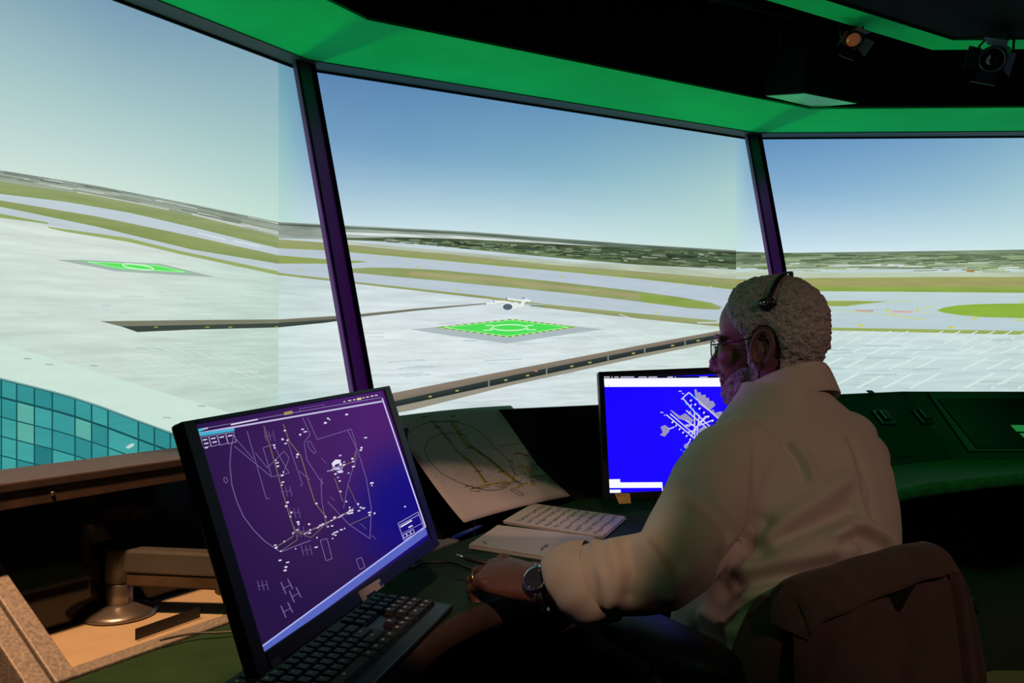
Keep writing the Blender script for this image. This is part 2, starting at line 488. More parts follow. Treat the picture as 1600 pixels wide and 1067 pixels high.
def grad(cols, ramp):
    """cols: list of (x, [colour at each ramp stop]); ramp stops 0..1"""
    def f(x, y, v):
        x = max(cols[0][0], min(cols[-1][0], x))
        for a, b in zip(cols[:-1], cols[1:]):
            if x <= b[0]:
                t = (x - a[0]) / (b[0] - a[0]); break
        k = 0
        while k < len(ramp) - 2 and v > ramp[k + 1]: k += 1
        q = max(0, min(1, (v - ramp[k]) / (ramp[k + 1] - ramp[k])))
        return lerp3(lerp3(a[1][k], a[1][k + 1], q), lerp3(b[1][k], b[1][k + 1], q), t)
    return f

# planes of the three projection screens, meeting in the two seams
def plane_hit(px, n, d):
    u = (px - CX) / FPX
    Y = d / (n.x * u + n.y)
    return Vector((u * Y, Y, 0))
SD3 = HD[2] + 0.10
seam2 = plane_hit(1150, NV[2], SD3)
SD2 = NV[1].dot(seam2)
seam1 = plane_hit(435, NV[1], SD2)
SD1 = NV[0].dot(seam1)
ZB, ZT = CAMZ - 0.62, CAMZ + 1.12

def make_screen(i, a, b, label):
    """flat screen from plan point a to b; local x along, y up, z to the room"""
    t = tag(bpy.data.objects.new('projection_screen', None), label, 'screen', 'projection screens around the cab')
    COL.objects.link(t); t.empty_display_size = 0.1
    org = Vector((a.x, a.y, ZB)); ex = (b - a).normalized(); ey = Vector((0, 0, 1))
    t.matrix_world = Matrix.Translation(org) @ Matrix((ex, ey, ex.cross(ey))).transposed().to_4x4()
    L = (b - a).length
    MB().box((L / 2, (ZT - ZB) / 2, -0.012), L - 0.03, ZT - ZB, 0.02).build('screen_panel', M['black'], t)
    return t, Pic(org, ex, ey)

# ---- left screen -------------------------------------------------------------
A0 = seam1 - TV[0] * 2.35
t1, p1 = make_screen(0, A0, seam1, 'large left projection screen showing runways and teal tiled roof')
xl = -420
hor1 = interp([(-420, 190), (0, 266), (150, 290), (300, 319), (435, 347)])
xs = [-420, -200, -60, 0, 60, 120, 180, 240, 300, 360, 400, 435]
W1 = grad([(-420, [(90, 125, 160), (140, 175, 190), (205, 226, 222)]), (0, [(98, 134, 163), (156, 190, 196), (205, 227, 218)]),
           (220, [(108, 145, 175), (160, 194, 199), (205, 227, 218)]), (435, [(126, 160, 182), (160, 196, 198), (198, 226, 214)])], [0, .55, 1])
top1 = interp([(-420, -330), (0, -175), (190, -40), (435, 50)])
p1.sky(xs, top1, hor1, W1, 16)
G1 = grad([(-420, [(165, 182, 178), (205, 222, 214), (190, 212, 203), (200, 224, 212)]), (200, [(160, 178, 172), (214, 226, 219), (196, 214, 206), (205, 226, 214)]),
           (435, [(150, 172, 160), (196, 218, 206), (182, 207, 196), (188, 214, 202)])], [0, .13, .6, 1])
p1.sky(xs, hor1, lambda x: 900, G1, 24, 0.12)
def S1(tab): return tab
def strip1(p, up, lo, col, tex=0.0, col2=None, xs=None):
    fu, fl = interp(up), interp(lo)
    if xs is None:
        xs = sorted(set([a[0] for a in up] + [a[0] for a in lo]))
    p.strip([(x, fu(x)) for x in xs], [(x, fl(x)) for x in xs], col, tex, col2)
# hazy far country
strip1(p1, [(-420, 190), (0, 266), (150, 290), (300, 319), (435, 347)], [(-420, 210), (0, 286), (150, 308), (300, 338), (435, 372)], (138, 152, 140), 0.22, (160, 172, 150))
strip1(p1, [(120, 299), (300, 333), (435, 361)], [(120, 301), (300, 337), (435, 367)], (186, 196, 188), 0.2)
random.seed(2)
for k in range(46):
    x = random.uniform(-40, 400); y = hor1(x) + random.uniform(2, 20) * (.5 + x / 800)
    dx = random.uniform(20, 70); x2 = min(434, x + dx)
    p1.line([(x, y), (x2, y + (hor1(x2) - hor1(x)) * 1.04)], random.uniform(.8, 2), random.choice([(112, 126, 116), (150, 162, 152), (176, 188, 182), (128, 142, 120), (100, 114, 104), (196, 204, 200)]), 0.2, new=(k % 8 == 0))
strip1(p1, [(-420, 208), (0, 284), (150, 306), (300, 336), (435, 370)], [(-420, 226), (0, 303), (100, 315), (200, 332), (300, 355), (435, 388)], (146, 160, 112), 0.12, (138, 156, 98))
strip1(p1, [(-420, 226), (0, 303), (100, 315), (200, 332), (300, 355), (435, 388)], [(-420, 238), (0, 315), (100, 330), (200, 352), (300, 372), (435, 400)], (192, 206, 214), 0.06)
strip1(p1, [(-420, 240), (0, 313), (150, 338), (300, 369), (435, 399)], [(-420, 246), (0, 323), (150, 354), (300, 390), (435, 412)], (148, 160, 106), 0.12, (132, 152, 88))
strip1(p1, [(-420, 246), (0, 323), (150, 354), (300, 390), (435, 412)], [(-420, 260), (0, 336), (75, 352), (281, 394), (435, 427)], (190, 204, 210), 0.06)
strip1(p1, [(-420, 262), (0, 334), (75, 348)], [(-420, 268), (0, 340), (75, 350)], (150, 168, 100), 0.08)
strip1(p1, [(75, 354), (101, 358), (200, 372), (281, 392), (435, 424)], [(75, 356), (101, 362), (200, 378), (281, 397), (435, 430)], (154, 172, 106), 0.08)
p1.line([(308, 364), (352, 374)], 1.6, (225, 232, 232)); p1.line([(364, 376), (405, 385)], 1.6, (225, 232, 232))
# far landing pad
p1.poly([(88, 406), (124, 406), (250, 412), (336, 433), (180, 424)], (164, 180, 174), 0.05)
p1.poly([(124, 407.5), (247, 414), (300, 426.5), (186, 420.5)], (92, 226, 96))
p1.line([(136, 409), (245, 415), (288, 425), (190, 419), (136, 409)], 1.2, (160, 245, 160))
cpad = [(215 + 24 * math.cos(a) + 4 * math.sin(a), 417 + 4.0 * math.sin(a) + 2.6 * math.cos(a)) for a in [k * math.pi / 9 for k in range(19)]]
p1.line(cpad, 1.6, (225, 250, 225))
# trench
p1.poly([(156, 501.8), (300, 500), (435, 499), (435, 506), (190, 510.5)], (122, 124, 106), 0.06)
p1.poly([(188, 509.8), (435, 505), (435, 511.5), (300, 515), (214, 518.8)], (62, 72, 66), 0.05)
for x in (240, 320, 356, 428):
    p1.line([(x, 511), (x + 6, 511)], 2, (150, 150, 70))
# pale kerb and road
p1.poly([(-420, 400), (0, 536), (360, 645), (435, 668), (435, 900), (-420, 900)], (204, 227, 215), 0.03)
for x, y in ((36, 560), (70, 569), (140, 571), (308, 634), (254, 652)):
    p1.line([(x, y), (x + 12, y + 0.6)], 2.0, (160, 188, 176))
# drifting stains on the apron
for k in range(40):
    x = random.uniform(0, 400); y = random.uniform(455, 640)
    if 494 < y < 522: continue
    if y > 530 + x * .30: continue
    p1.line([(x, y), (min(434, x + random.uniform(10, 45)), y + random.uniform(-1, 3))], random.uniform(.8, 1.8), random.choice([(190, 208, 202), (214, 228, 222), (186, 204, 202)]), 0.1)
for k in range(9):
    for q in range(3):
        x = 150 + k * 30 + q * 26; y = 528 + k * 4 + q * 24
        if x < 400: p1.line([(x, y), (x + 30, y + 11)], 1.0, (212, 228, 220), new=(q == 0))
# teal tiled roof
roof = interp([(-420, 490), (0, 591), (80, 611), (112, 620), (160, 636), (210, 655), (281, 681), (330, 700), (435, 742)])
p1.poly([(-420, 490)] + [(x, roof(x)) for x in (0, 40, 80, 112, 160, 210, 250, 281, 330, 435)] + [(435, 900), (-420, 900)], (24, 82, 86), 0.04)
cols_x = [-84, -56, -28, 0, 24, 51.5, 79.5, 115, 141, 166.5, 214, 239, 264, 292, 318, 345, 372]
p1.layer += 1
for r in range(7):
    for a, b in zip(cols_x[:-1], cols_x[1:]):
        if a >= 0 or True:
            bow = lambda x: roof(x) + (3 if r == 0 else 0) + r * (30 + (0 if r == 0 else 0)) + (1.5 if r else 0)
            y0a, y0b = bow(a + 1), bow(b - 1)
            y1a, y1b = y0a + 28 - (3 if r == 0 else 0), y0b + 28 - (3 if r == 0 else 0)
            base = random.choice([(58, 152, 152), (52, 144, 146), (64, 160, 158), (48, 138, 140)])
            if (r, round(a)) in ((1, 24), (1, 115), (2, 24)): base = (92, 172, 160)
            if (r, round(a)) in ((3, 52), (4, 52)): base = (38, 122, 126)
            p1.poly([(a + 1.2, y0a), (b - 1.2, y0b), (b - 1.2, y1b), (a + 1.2, y1a)], base, 0.06, new=False)
p1.line([(-420, 490)] + [(x, roof(x) + .6) for x in (0, 40, 80, 112, 160, 210, 250, 281, 330, 435)], 2.4, (116, 160, 158))
p1.poly([(194, 698), (203, 692.5), (208, 693), (206, 697), (198, 701)], (190, 214, 206))
p1.build('picture', M['display'], t1)

# ---- middle screen -----------------------------------------------------------
t2, p2 = make_screen(1, seam1, seam2, 'middle projection screen showing a hovering aircraft over a green landing pad')
hor2 = interp([(435, 347), (520, 351), (737, 362), (1000, 382), (1150, 391)])
top2 = interp([(435, 70), (1150, 190)])
xs = [435, 460, 490, 530, 580, 640, 700, 760, 820, 880, 940, 1000, 1050, 1100, 1130, 1150]
W2 = grad([(435, [(100, 150, 172), (145, 192, 196), (188, 220, 212)]), (490, [(84, 126, 172), (118, 160, 196), (196, 220, 228)]), (620, [(84, 128, 174), (116, 162, 196), (200, 224, 232)]),
           (880, [(92, 142, 182), (132, 178, 200), (204, 228, 230)]), (1080, [(110, 156, 184), (160, 198, 204), (202, 228, 224)]), (1150, [(124, 168, 188), (172, 208, 206), (196, 226, 216)])], [0, .52, 1])
p2.sky(xs, top2, hor2, W2, 16)
G2 = grad([(435, [(180, 200, 196), (205, 226, 222), (180, 206, 204), (188, 212, 212)]), (540, [(190, 206, 214), (222, 232, 232), (198, 214, 216), (204, 218, 222)]),
           (800, [(190, 206, 214), (216, 226, 228), (206, 219, 222), (200, 216, 220)]), (1150, [(186, 206, 200), (205, 222, 216), (196, 216, 212), (192, 212, 208)])], [0, .35, .65, 1])
p2.sky(xs, hor2, lambda x: 860, G2, 12, 0.14)
# far country and forest
strip1(p2, [(435, 347), (520, 351), (737, 362), (1000, 382), (1150, 391)], [(435, 372), (520, 374), (737, 382), (1000, 398), (1150, 406)], (142, 154, 142), 0.35, (160, 172, 162))
strip1(p2, [(520, 362), (700, 368), (1000, 388), (1150, 397)], [(520, 365), (700, 374), (1000, 399), (1150, 408)], (206, 214, 212), 0.35)
strip1(p2, [(435, 349), (520, 353), (737, 364), (1000, 383), (1150, 392)], [(435, 352), (520, 356), (737, 367), (1000, 390), (1150, 402)], (92, 110, 96), 0.5)
strip1(p2, [(540, 372), (640, 371), (737, 374), (860, 381), (1000, 388), (1150, 394)], [(540, 375), (640, 379), (737, 390), (860, 402), (1000, 414), (1150, 421)], (76, 92, 66), 0.85, (96, 114, 78))
strip1(p2, [(600, 371), (737, 377), (1000, 393), (1150, 400)], [(600, 374), (737, 384), (1000, 404), (1150, 412)], (70, 88, 66), 0.9)
random.seed(3)
for k in range(330):
    x = random.uniform(600, 1130); y = interp([(600, 372), (1150, 396)])(x) + random.uniform(0, 1) * interp([(600, 6), (1150, 26)])(x)
    p2.line([(x, y), (x + random.uniform(5, 20), y + random.uniform(.2, 1.4))], random.uniform(.8, 2.2), random.choice([(52, 66, 48), (66, 84, 56), (112, 130, 94), (130, 142, 120), (158, 170, 154), (84, 100, 68), (60, 76, 52)]), 0.2, new=(k % 12 == 0))
strip1(p2, [(540, 377), (687, 391), (875, 408), (1000, 414), (1150, 424)], [(540, 380), (687, 396), (875, 415), (1000, 423), (1150, 435)], (186, 198, 186), 0.18, (176, 188, 160))
strip1(p2, [(435, 374), (522, 380), (687, 396), (875, 415), (1000, 424), (1150, 436)], [(435, 388), (522, 392), (687, 407), (875, 424), (1000, 436), (1150, 452)], (156, 158, 116), 0.14, (142, 156, 92))
strip1(p2, [(520, 391), (687, 405.5), (875, 422.5), (1150, 450)], [(520, 393), (687, 408), (875, 425), (1150, 454)], (140, 158, 84), 0.1)
# taxiways
strip1(p2, [(435, 388), (522, 392), (687, 407), (875, 424), (1000, 436), (1150, 453)], [(435, 430), (534, 441), (762, 466), (849, 479), (1000, 494), (1150, 507)], (184, 198, 210), 0.05, (186, 200, 210))
p2.poly([(435, 399), (520, 406), (560, 407.5), (574, 409.5), (540, 412), (435, 412)], (144, 162, 92), 0.1)
isl = [(534, 422), (548, 419.5), (575, 418), (620, 418.5), (687, 422), (780, 431), (875, 441), (987, 454), (1060, 464), (1110, 473), (1128, 480), (1122, 484), (1080, 482), (987, 470), (875, 457), (762, 446), (690, 439), (612, 432), (560, 427), (537, 424.5)]
p2.poly(isl, (146, 158, 104), 0.16)
strip1(p2, [(640, 424), (762, 434), (875, 446), (1000, 461)], [(640, 430), (762, 440), (875, 451), (1000, 466)], (164, 158, 116), 0.14)
strip1(p2, [(1000, 458), (1060, 466), (1110, 475)], [(1000, 470), (1060, 478), (1110, 482)], (138, 162, 78), 0.12)
strip1(p2, [(435, 426), (534, 438), (762, 463), (849, 475), (1000, 490), (1100, 499), (1150, 504)], [(435, 430), (534, 441), (762, 467), (849, 481), (1000, 498), (1100, 508), (1150, 513)], (152, 166, 110), 0.14, (148, 152, 104))
random.seed(5)
for x in range(590, 1140, 47):
    p2.line([(x, interp([(590, 399.5), (875, 424), (1150, 451)])(x) + 1), (x + 4, interp([(590, 399.5), (875, 424), (1150, 451)])(x) + 1.3)], 1.6, (205, 200, 70))
for x, y in ((711, 453), (1012, 474), (1022, 488), (463, 421), (650, 417), (875, 432)):
    p2.line([(x, y), (x + 6, y + .6)], 1.8, (196, 196, 80))
# far trench
strip1(p2, [(435, 499), (541, 492.5), (650, 482), (759, 473.5)], [(435, 505), (541, 497.5), (650, 485.5), (759, 475)], (126, 124, 108), 0.06, (104, 106, 92))
strip1(p2, [(435, 504.5), (506, 500), (541, 497)], [(435, 511.5), (506, 504.5), (541, 499.5)], (62, 72, 66), 0.05)
p2.line([(759, 474.3), (800, 473.5), (850, 477.5)], 2.0, (176, 192, 196)); p2.line([(828, 477.6), (850, 478.4)], 2.2, (120, 132, 118))
# apron streaks
random.seed(11)
for k in range(46):
    x = random.uniform(540, 1120); y = random.uniform(500, 640)
    p2.line([(x, y), (x + random.uniform(14, 60), y - random.uniform(0, 5))], random.uniform(1, 2.6), random.choice([(196, 211, 214), (222, 231, 231), (202, 215, 218), (190, 206, 211)]), 0.1, new=(k % 6 == 0))
for k in range(14):
    for q in range(3):
        x = 556 + k * 34 - q * 16; y = 600 - k * 5 - q * 22
        if x > 545: p2.line([(x, y), (x + 28, y + 9)], 1.0, (222, 232, 233), new=(k == 0))
# landing pad
p2.poly([(640, 514.5), (678, 511.3), (798, 498.3), (902, 510.5), (944, 514.5), (900, 520), (790, 536.5), (700, 524)], (172, 186, 190), 0.04)
PL, PT, PR, PB = (678, 511.5), (798, 498.5), (902, 510.7), (793, 527)
p2.poly([PL, PT, PR, PB], (40, 96, 52))
def between(a, b, t): return (a[0] + (b[0] - a[0]) * t, a[1] + (b[1] - a[1]) * t)
p2.layer += 1
cen = (792, 511.9)
for a, b in ((PL, PT), (PT, PR), (PR, PB), (PB, PL)):
    n = 20
    for k in range(0, n, 2):
        q0, q1 = between(a, b, k / n), between(a, b, (k + 1) / n)
        p2.poly([q0, q1, between(q1, cen, .07), between(q0, cen, .07)], (214, 220, 96), new=False)
p2.poly([between(q, cen, .075) for q in (PL, PT, PR, PB)], (80, 222, 88))
p2.line([between(q, cen, .13) for q in (PL, PT, PR, PB, PL)], 1.0, (168, 246, 160))
p2.line([(795 + 27 * math.cos(a), 511.8 + 4.6 * math.sin(a)) for a in [k * math.pi / 14 for k in range(29)]], 1.3, (226, 252, 226))
for pts in ([(757, 508.5), (768, 508), (770, 511)], [(754, 516), (768, 515.5), (764, 512)], [(832, 508), (822, 508.4), (820, 511)], [(836, 515), (822, 515.4), (824, 512.4)]):
    p2.line(pts, 1.1, (226, 252, 226))
# hovering aircraft
wht = (232, 240, 236)
p2.line([(756, 474.5), (772, 473.5), (790, 472)], 2.4, wht); p2.line([(770, 470.5), (786, 471), (797, 473)], 2.4, wht)
p2.line([(790, 466.5), (806, 469), (822, 470.5)], 2.6, wht); p2.line([(800, 476), (812, 478.5), (818, 468)], 4.0, wht); p2.line([(814, 478), (819, 468), (827, 471)], 3.4, wht)
p2.poly([(780, 476), (792, 473), (806, 472), (812, 477), (806, 481), (796, 484), (784, 483)], (226, 234, 230))
p2.line([(757, 472.5), (757, 476.5)], 1.4, (96, 108, 112)); p2.line([(770, 469), (770, 472.5)], 1.2, (96, 108, 112)); p2.line([(790, 465), (790, 468.5)], 1.4, (80, 92, 98)); p2.line([(815, 464.5), (817, 467)], 1.4, (80, 92, 98))
p2.poly([(791.5 + 7.5 * math.cos(a), 479.6 + 4.8 * math.sin(a)) for a in [k * math.pi / 10 for k in range(20)]], (88, 100, 112))
p2.line([(786, 485), (785, 488)], 1.0, wht); p2.line([(795, 485), (795, 488)], 1.0, wht)
# near trench
strip1(p2, [(560, 624), (601, 616), (800, 577), (1000, 539), (1120, 517), (1150, 512)], [(560, 636), (612, 628), (800, 587), (1000, 546), (1120, 523), (1150, 517)], (138, 126, 112), 0.06, (120, 112, 98))
strip1(p2, [(560, 636), (612, 627), (800, 586), (1000, 545.5), (1120, 522.5), (1150, 516.5)], [(560, 646), (615, 636), (800, 596), (1000, 553), (1120, 530), (1150, 524)], (52, 62, 60), 0.05, (34, 42, 42))
strip1(p2, [(560, 646), (615, 635.5), (800, 595.5), (1000, 552.5), (1120, 529.5), (1150, 523.5)], [(560, 655), (640, 641), (800, 601), (1000, 558), (1120, 534), (1150, 528)], (150, 146, 130), 0.05)
for x in (668, 710, 786, 820, 889, 917, 985, 1046, 1086):
    y = interp([(560, 640), (615, 631), (800, 591), (1000, 549), (1150, 520)])(x)
    p2.line([(x, y), (x + 5, y - .6)], 2.2, (176, 170, 96))
for x in (762, 852, 948, 1005, 1068):
    y = interp([(560, 640), (615, 631), (800, 591), (1000, 549), (1150, 520)])(x)
    p2.line([(x, y - 5), (x, y + 4.5)], 2.4, (120, 130, 126))
p2.line([(832, 579), (838, 580)], 2.2, (196, 120, 100))
p2.build('picture', M['display'], t2)

# ---- right screen ------------------------------------------------------------
A3 = seam2 + TV[2] * 2.3
t3, p3 = make_screen(2, seam2, A3, 'right projection screen showing parking stands and a curved taxiway')
xs = [1150, 1170, 1190, 1230, 1280, 1340, 1400, 1470, 1540, 1600, 1700, 1850, 1990]
hor3 = interp([(1150, 393), (1220, 395), (1400, 393), (1600, 390), (1990, 384)])
W3 = grad([(1150, [(126, 172, 196), (164, 202, 208), (198, 226, 226)]), (1188, [(90, 138, 186), (132, 174, 208), (206, 228, 238)]), (1320, [(96, 144, 190), (138, 180, 210), (208, 230, 238)]),
           (1500, [(110, 156, 194), (150, 190, 210), (206, 230, 234)]), (1600, [(124, 168, 196), (162, 200, 212), (204, 230, 230)]), (1990, [(130, 172, 190), (170, 206, 208), (200, 226, 220)])], [0, .5, 1])
p3.sky(xs, lambda x: 195, hor3, W3, 16)
G3 = grad([(1150, [(190, 208, 206), (192, 214, 212), (184, 208, 208), (186, 210, 206)]), (1400, [(190, 208, 210), (204, 222, 222), (188, 212, 212), (180, 206, 206)]), (1990, [(190, 208, 206), (200, 222, 216), (196, 218, 210), (190, 214, 206)])], [0, .35, .6, 1])
p3.sky(xs, hor3, lambda x: 800, G3, 12, 0.12)
strip1(p3, [(1150, 393), (1220, 395), (1400, 393), (1600, 390), (1990, 384)], [(1150, 418), (1220, 420), (1400, 420), (1600, 420), (1990, 420)], (116, 134, 108), 0.6, (138, 156, 124))
random.seed(21)
for k in range(170):
    x = random.uniform(1150, 1700); t = random.random(); y = 397 + t * 28
    p3.line([(x, y), (x + random.uniform(8, 50), y - random.uniform(-.4, 1.6))], random.uniform(.9, 2.4), random.choice([(78, 100, 70), (90, 112, 76), (112, 132, 96), (146, 164, 120), (176, 190, 168), (84, 106, 74), (98, 118, 84)]) if t < .55 else random.choice([(196, 208, 204), (140, 160, 110), (100, 122, 80), (176, 190, 170), (160, 176, 130)]), 0.25, new=(k % 12 == 0))
p3.line([(1510, 423), (1522, 424)], 3, (176, 120, 70))
strip1(p3, [(1150, 425), (1300, 426), (1600, 425), (1990, 424)], [(1150, 434), (1300, 434), (1600, 434), (1990, 434)], (186, 200, 176), 0.12)
strip1(p3, [(1150, 436), (1292, 434), (1600, 432.5), (1990, 431)], [(1150, 450), (1292, 448), (1600, 448), (1990, 448)], (152, 160, 96), 0.14, (166, 158, 104))
strip1(p3, [(1150, 448), (1292, 447), (1600, 447), (1990, 447)], [(1150, 454), (1292, 455), (1600, 457.5), (1990, 461)], (150, 160, 92), 0.12, (134, 168, 66))
strip1(p3, [(1150, 454), (1292, 455), (1600, 457.5), (1990, 461)], [(1150, 508), (1292, 512), (1600, 518), (1990, 525)], (190, 210, 212), 0.05, (184, 206, 212))
p3.poly([(1150, 469), (1290, 470), (1340, 470), (1388, 471), (1340, 476), (1322, 478.5), (1290, 478), (1150, 480)], (152, 172, 88), 0.12)
p3.poly([(1463, 485), (1474, 480.5), (1495, 477), (1530, 475), (1600, 474), (1990, 470), (1990, 505), (1600, 497), (1540, 495.5), (1500, 492.5), (1474, 488.5)], (142, 178, 66), 0.10)
p3.line([(1385, 484), (1389, 489), (1410, 495), (1445, 499)], 1.2, (206, 206, 80)); p3.line([(1290, 483), (1340, 487), (1400, 494)], .9, (196, 206, 120)); p3.line([(1384, 484), (1389, 487)], 3, (206, 206, 70)); p3.line([(1432, 486), (1434, 482)], 3, (206, 206, 70)); p3.line([(1434, 484), (1450, 479), (1462, 478)], .9, (206, 212, 110)); p3.line([(1380, 474), (1400, 471), (1430, 470)], .9, (200, 212, 120)); p3.line([(1432, 487), (1460, 491)], .8, (210, 216, 150))
p3.line([(1336, 485.5), (1364, 486)], 3.0, (206, 178, 168), 0.5); p3.line([(1394, 487), (1426, 487.5)], 3.2, (206, 172, 162), 0.5)
for x, y in ((1341, 508.5), (1481, 511.5), (1588, 500), (1519, 497), (1596, 471)):
    p3.line([(x, y + 1), (x + 8, y - 1)], 2.8, (206, 206, 60))
strip1(p3, [(1150, 508), (1292, 511.5), (1600, 517), (1990, 524)], [(1150, 514), (1292, 516), (1600, 523), (1990, 531)], (158, 176, 104), 0.10, (146, 168, 84))
p3.layer += 1
for r, (y, wd, dx, sp_) in enumerate(((520, 8, 16, 27), (531, 12, 22, 30), (546, 14, 30, 34), (566, 20, 40, 38), (592, 26, 46, 42))):
    for k in range(26):
        x = 1160 + k * sp_ + r * 13
        if (k + r) % 7 == 3: continue
        p3.line([(x, y + wd * .55), (x + dx, y - wd * .35)], 1.6 + r * .4, (214, 232, 226), new=False)
for k in range(40):
    x = random.uniform(1160, 1700); y = random.uniform(525, 610)
    p3.line([(x, y), (x + random.uniform(20, 80), y + random.uniform(-1, 1))], random.uniform(1, 2.6), random.choice([(180, 205, 207), (178, 202, 205), (200, 220, 218)]), 0.1, new=(k % 8 == 0))
p3.build('picture', M['display'], t3)

# ------------------------------------------------------------------ consoles
DESK = -0.40                        # worktop height below the eye
LZ = -0.178
LED = [1.21, 1.94, 3.0]             # back edge of the console ledge
BAK = [0.955, 1.769, 2.87]          # back edge of the worktop

def q_at(i, s, d, zr):
    """point of side i: s metres along from the foot of its normal, d out, zr relative to the eye"""
    p = NV[i] * d + TV[i] * s
    return Vector((p.x, p.y, CAMZ + zr))

def s_of(i, p):
    return TV[i].dot(Vector((p[0], p[1], 0)))

def smooth_curve(pts, n=6):
    out = []
    for k in range(len(pts) - 1):
        a, b, c, d = [Vector(pts[max(0, min(len(pts) - 1, k + j))]) for j in (-1, 0, 1, 2)]
        for j in range(n):
            t = j / n
            out.append(0.5 * ((2 * b) + (c - a) * t + (2 * a - 5 * b + 4 * c - d) * t * t + (3 * b - a - 3 * c + d) * t ** 3))
    out.append(Vector(pts[-1]))
    return out

front = smooth_curve([(-.34, .40), (-.24, .72), (-.171, .968), (-.085, 1.21), (.06, 1.37), (.36, 1.56), (.74, 1.86), (1.04, 2.27), (1.30, 2.43), (1.57, 2.55), (2.2, 2.70), (3.0, 2.72)], 6)
cb1, cb2 = meet(0, BAK[0], 1, BAK[1]), meet(1, BAK[1], 2, BAK[2])
back = [cb2 + TV[2] * 1.6, cb2, cb1, cb1 - TV[0] * 1.55]
desk = thing('console_desk', 'long dark curved worktop with rounded brown front edge', 'desk')
mb = MB(); mb.prism([(p[0], p[1]) for p in front] + [(p.x, p.y) for p in back], CAMZ + DESK - 0.03, CAMZ + DESK)
mb.build('worktop', M['worktop'], desk)
# bullnose front edge
def edge_ring(p, t):
    nrm = Vector((t.y, -t.x, 0)).normalized()
    prof = [(0, 0.0006), (0.006, -0.001), (0.012, -0.006), (0.016, -0.016), (0.016, -0.030), (0.012, -0.040), (0.0, -0.044), (-0.01, -0.044), (-0.01, -0.031)]
    return [Vector((p[0], p[1], CAMZ + DESK + z)) + nrm * o for o, z in prof]
rr = []
for k, p in enumerate(front):
    t = front[min(k + 1, len(front) - 1)] - front[max(k - 1, 0)]
    rr.append(edge_ring(p, Vector((t[0], t[1], 0))))
MB().rings(rr, cap=True).build('front_edge', M['edge'], desk, smooth=True)
# panels under the worktop down to the floor
o = side_pts([BAK[0] + .02, BAK[1] + .02, BAK[2] + .12], 1.5, 1.6); i_ = side_pts([BAK[0] - .02, BAK[1] - .02, BAK[2] + .08], 1.5, 1.6)
for k in range(3):
    MB().hexa([at(p, -CAMZ) for p in (i_[k], i_[k + 1], o[k + 1], o[k])], [at(p, DESK - 0.031) for p in (i_[k], i_[k + 1], o[k + 1], o[k])]).build('base_panel', M['void'], desk)
MB().box(P(1460, 776, 2.72) , 0.06, 0.01, 0.02).build('cable_plate', M['plastic'], desk)

# slanted console panels of the middle and right sides, with their ledges
lo = side_pts(BAK, 1.5, 1.6); hi = side_pts(LED, 1.6, 1.7); hib = side_pts([d + .0 for d in LED], 1.6, 1.7)
con = []
names = ['dark slanted console panel behind the paper chart', 'dark slanted console panel with flat touch display at right']
for k in (1, 2):
    c = thing('slanted_console', names[k - 1], 'console', group='console panels')
    a, b, cc, d = at(lo[k], DESK + 0.001), at(lo[k + 1], DESK + 0.001), at(hi[k + 1] - NV[k] * 0.02, LZ - 0.002), at(hi[k] - NV[k] * 0.02, LZ - 0.002)
    dn = Vector((0, 0, -0.02)) + NV[k] * 0.02
    MB().hexa([a + dn, b + dn, cc + dn, d + dn], [a, b, cc, d]).build('slanted_panel', M['panel'], c)
    e = [at(hi[k] - NV[k] * 0.02, LZ), at(hi[k + 1] - NV[k] * 0.02, LZ), at(hi[k + 1], LZ), at(hi[k], LZ)]
    MB().hexa([p - Vector((0, 0, .018)) for p in e], e).build('top_ledge', M['panel'], c)
    f = [at(hi[k] - NV[k] * .02, 0), at(hi[k + 1] - NV[k] * .02, 0), at(hi[k + 1], 0), at(hi[k], 0)]
    MB().hexa([Vector((p.x, p.y, 0)) for p in f], [Vector((p.x, p.y, CAMZ + LZ - .018)) for p in f]).build('back_panel', M['void'], c)
    con.append(c)

def on_plane(px, py, p0, n):
    r = Vector(((px - CX) / FPX, 1, -(py - CY) / FPX)); c0 = Vector((0, 0, CAMZ))
    return c0 + r * ((p0 - c0).dot(n) / r.dot(n))

def slant_frame(k):
    a, b, d = at(lo[k], DESK), at(lo[k + 1], DESK), at(hi[k] - NV[k] * 0.02, LZ)
    ex = (b - a).normalized(); n = ex.cross(d - a).normalized()
    if n.y > 0: n = -n
    ey = n.cross(ex)
    if ey.z < 0: ey = -ey
    return a, ex, ey, n

def quad_slab(name, px4, p0, n, th, mat, parent=None, lift=0.0, bevel=0.002):
    q = [on_plane(x, y, p0, n) + n * lift for x, y in px4]
    return MB().hexa(q, [v + n * th for v in q]).build(name, mat, parent, bevel=bevel)

# flat touch display set into the right panel
p0, ex, ey, n = slant_frame(2)
disp = thing('touch_display', 'large dark flat touch display lying on the right console', 'display')
quad_slab('display_frame', [(1448, 614), (1720, 614), (1800, 707), (1512, 706)], p0, n, 0.006, M['black'], disp, 0.0012)
quad_slab('display_glass', [(1462, 624), (1716, 624), (1790, 702), (1524, 702)], p0, n, 0.004, material('unlit_display', (0.005, 0.008, 0.009), 0.35, var=0.1, spec=0.04), disp, 0.0075)
for k, q in enumerate(([(1576, 666), (1640, 666), (1650, 676), (1585, 676)], [(1590, 679), (1650, 679), (1668, 694), (1606, 694)])):
    tag(quad_slab('paper_sheet', q, p0, n, 0.0006, M['paper'], None, 0.0120, 0), ('upper' if k == 0 else 'lower') + ' white paper slip on the right touch display', 'paper', 'paper slips on the touch display')
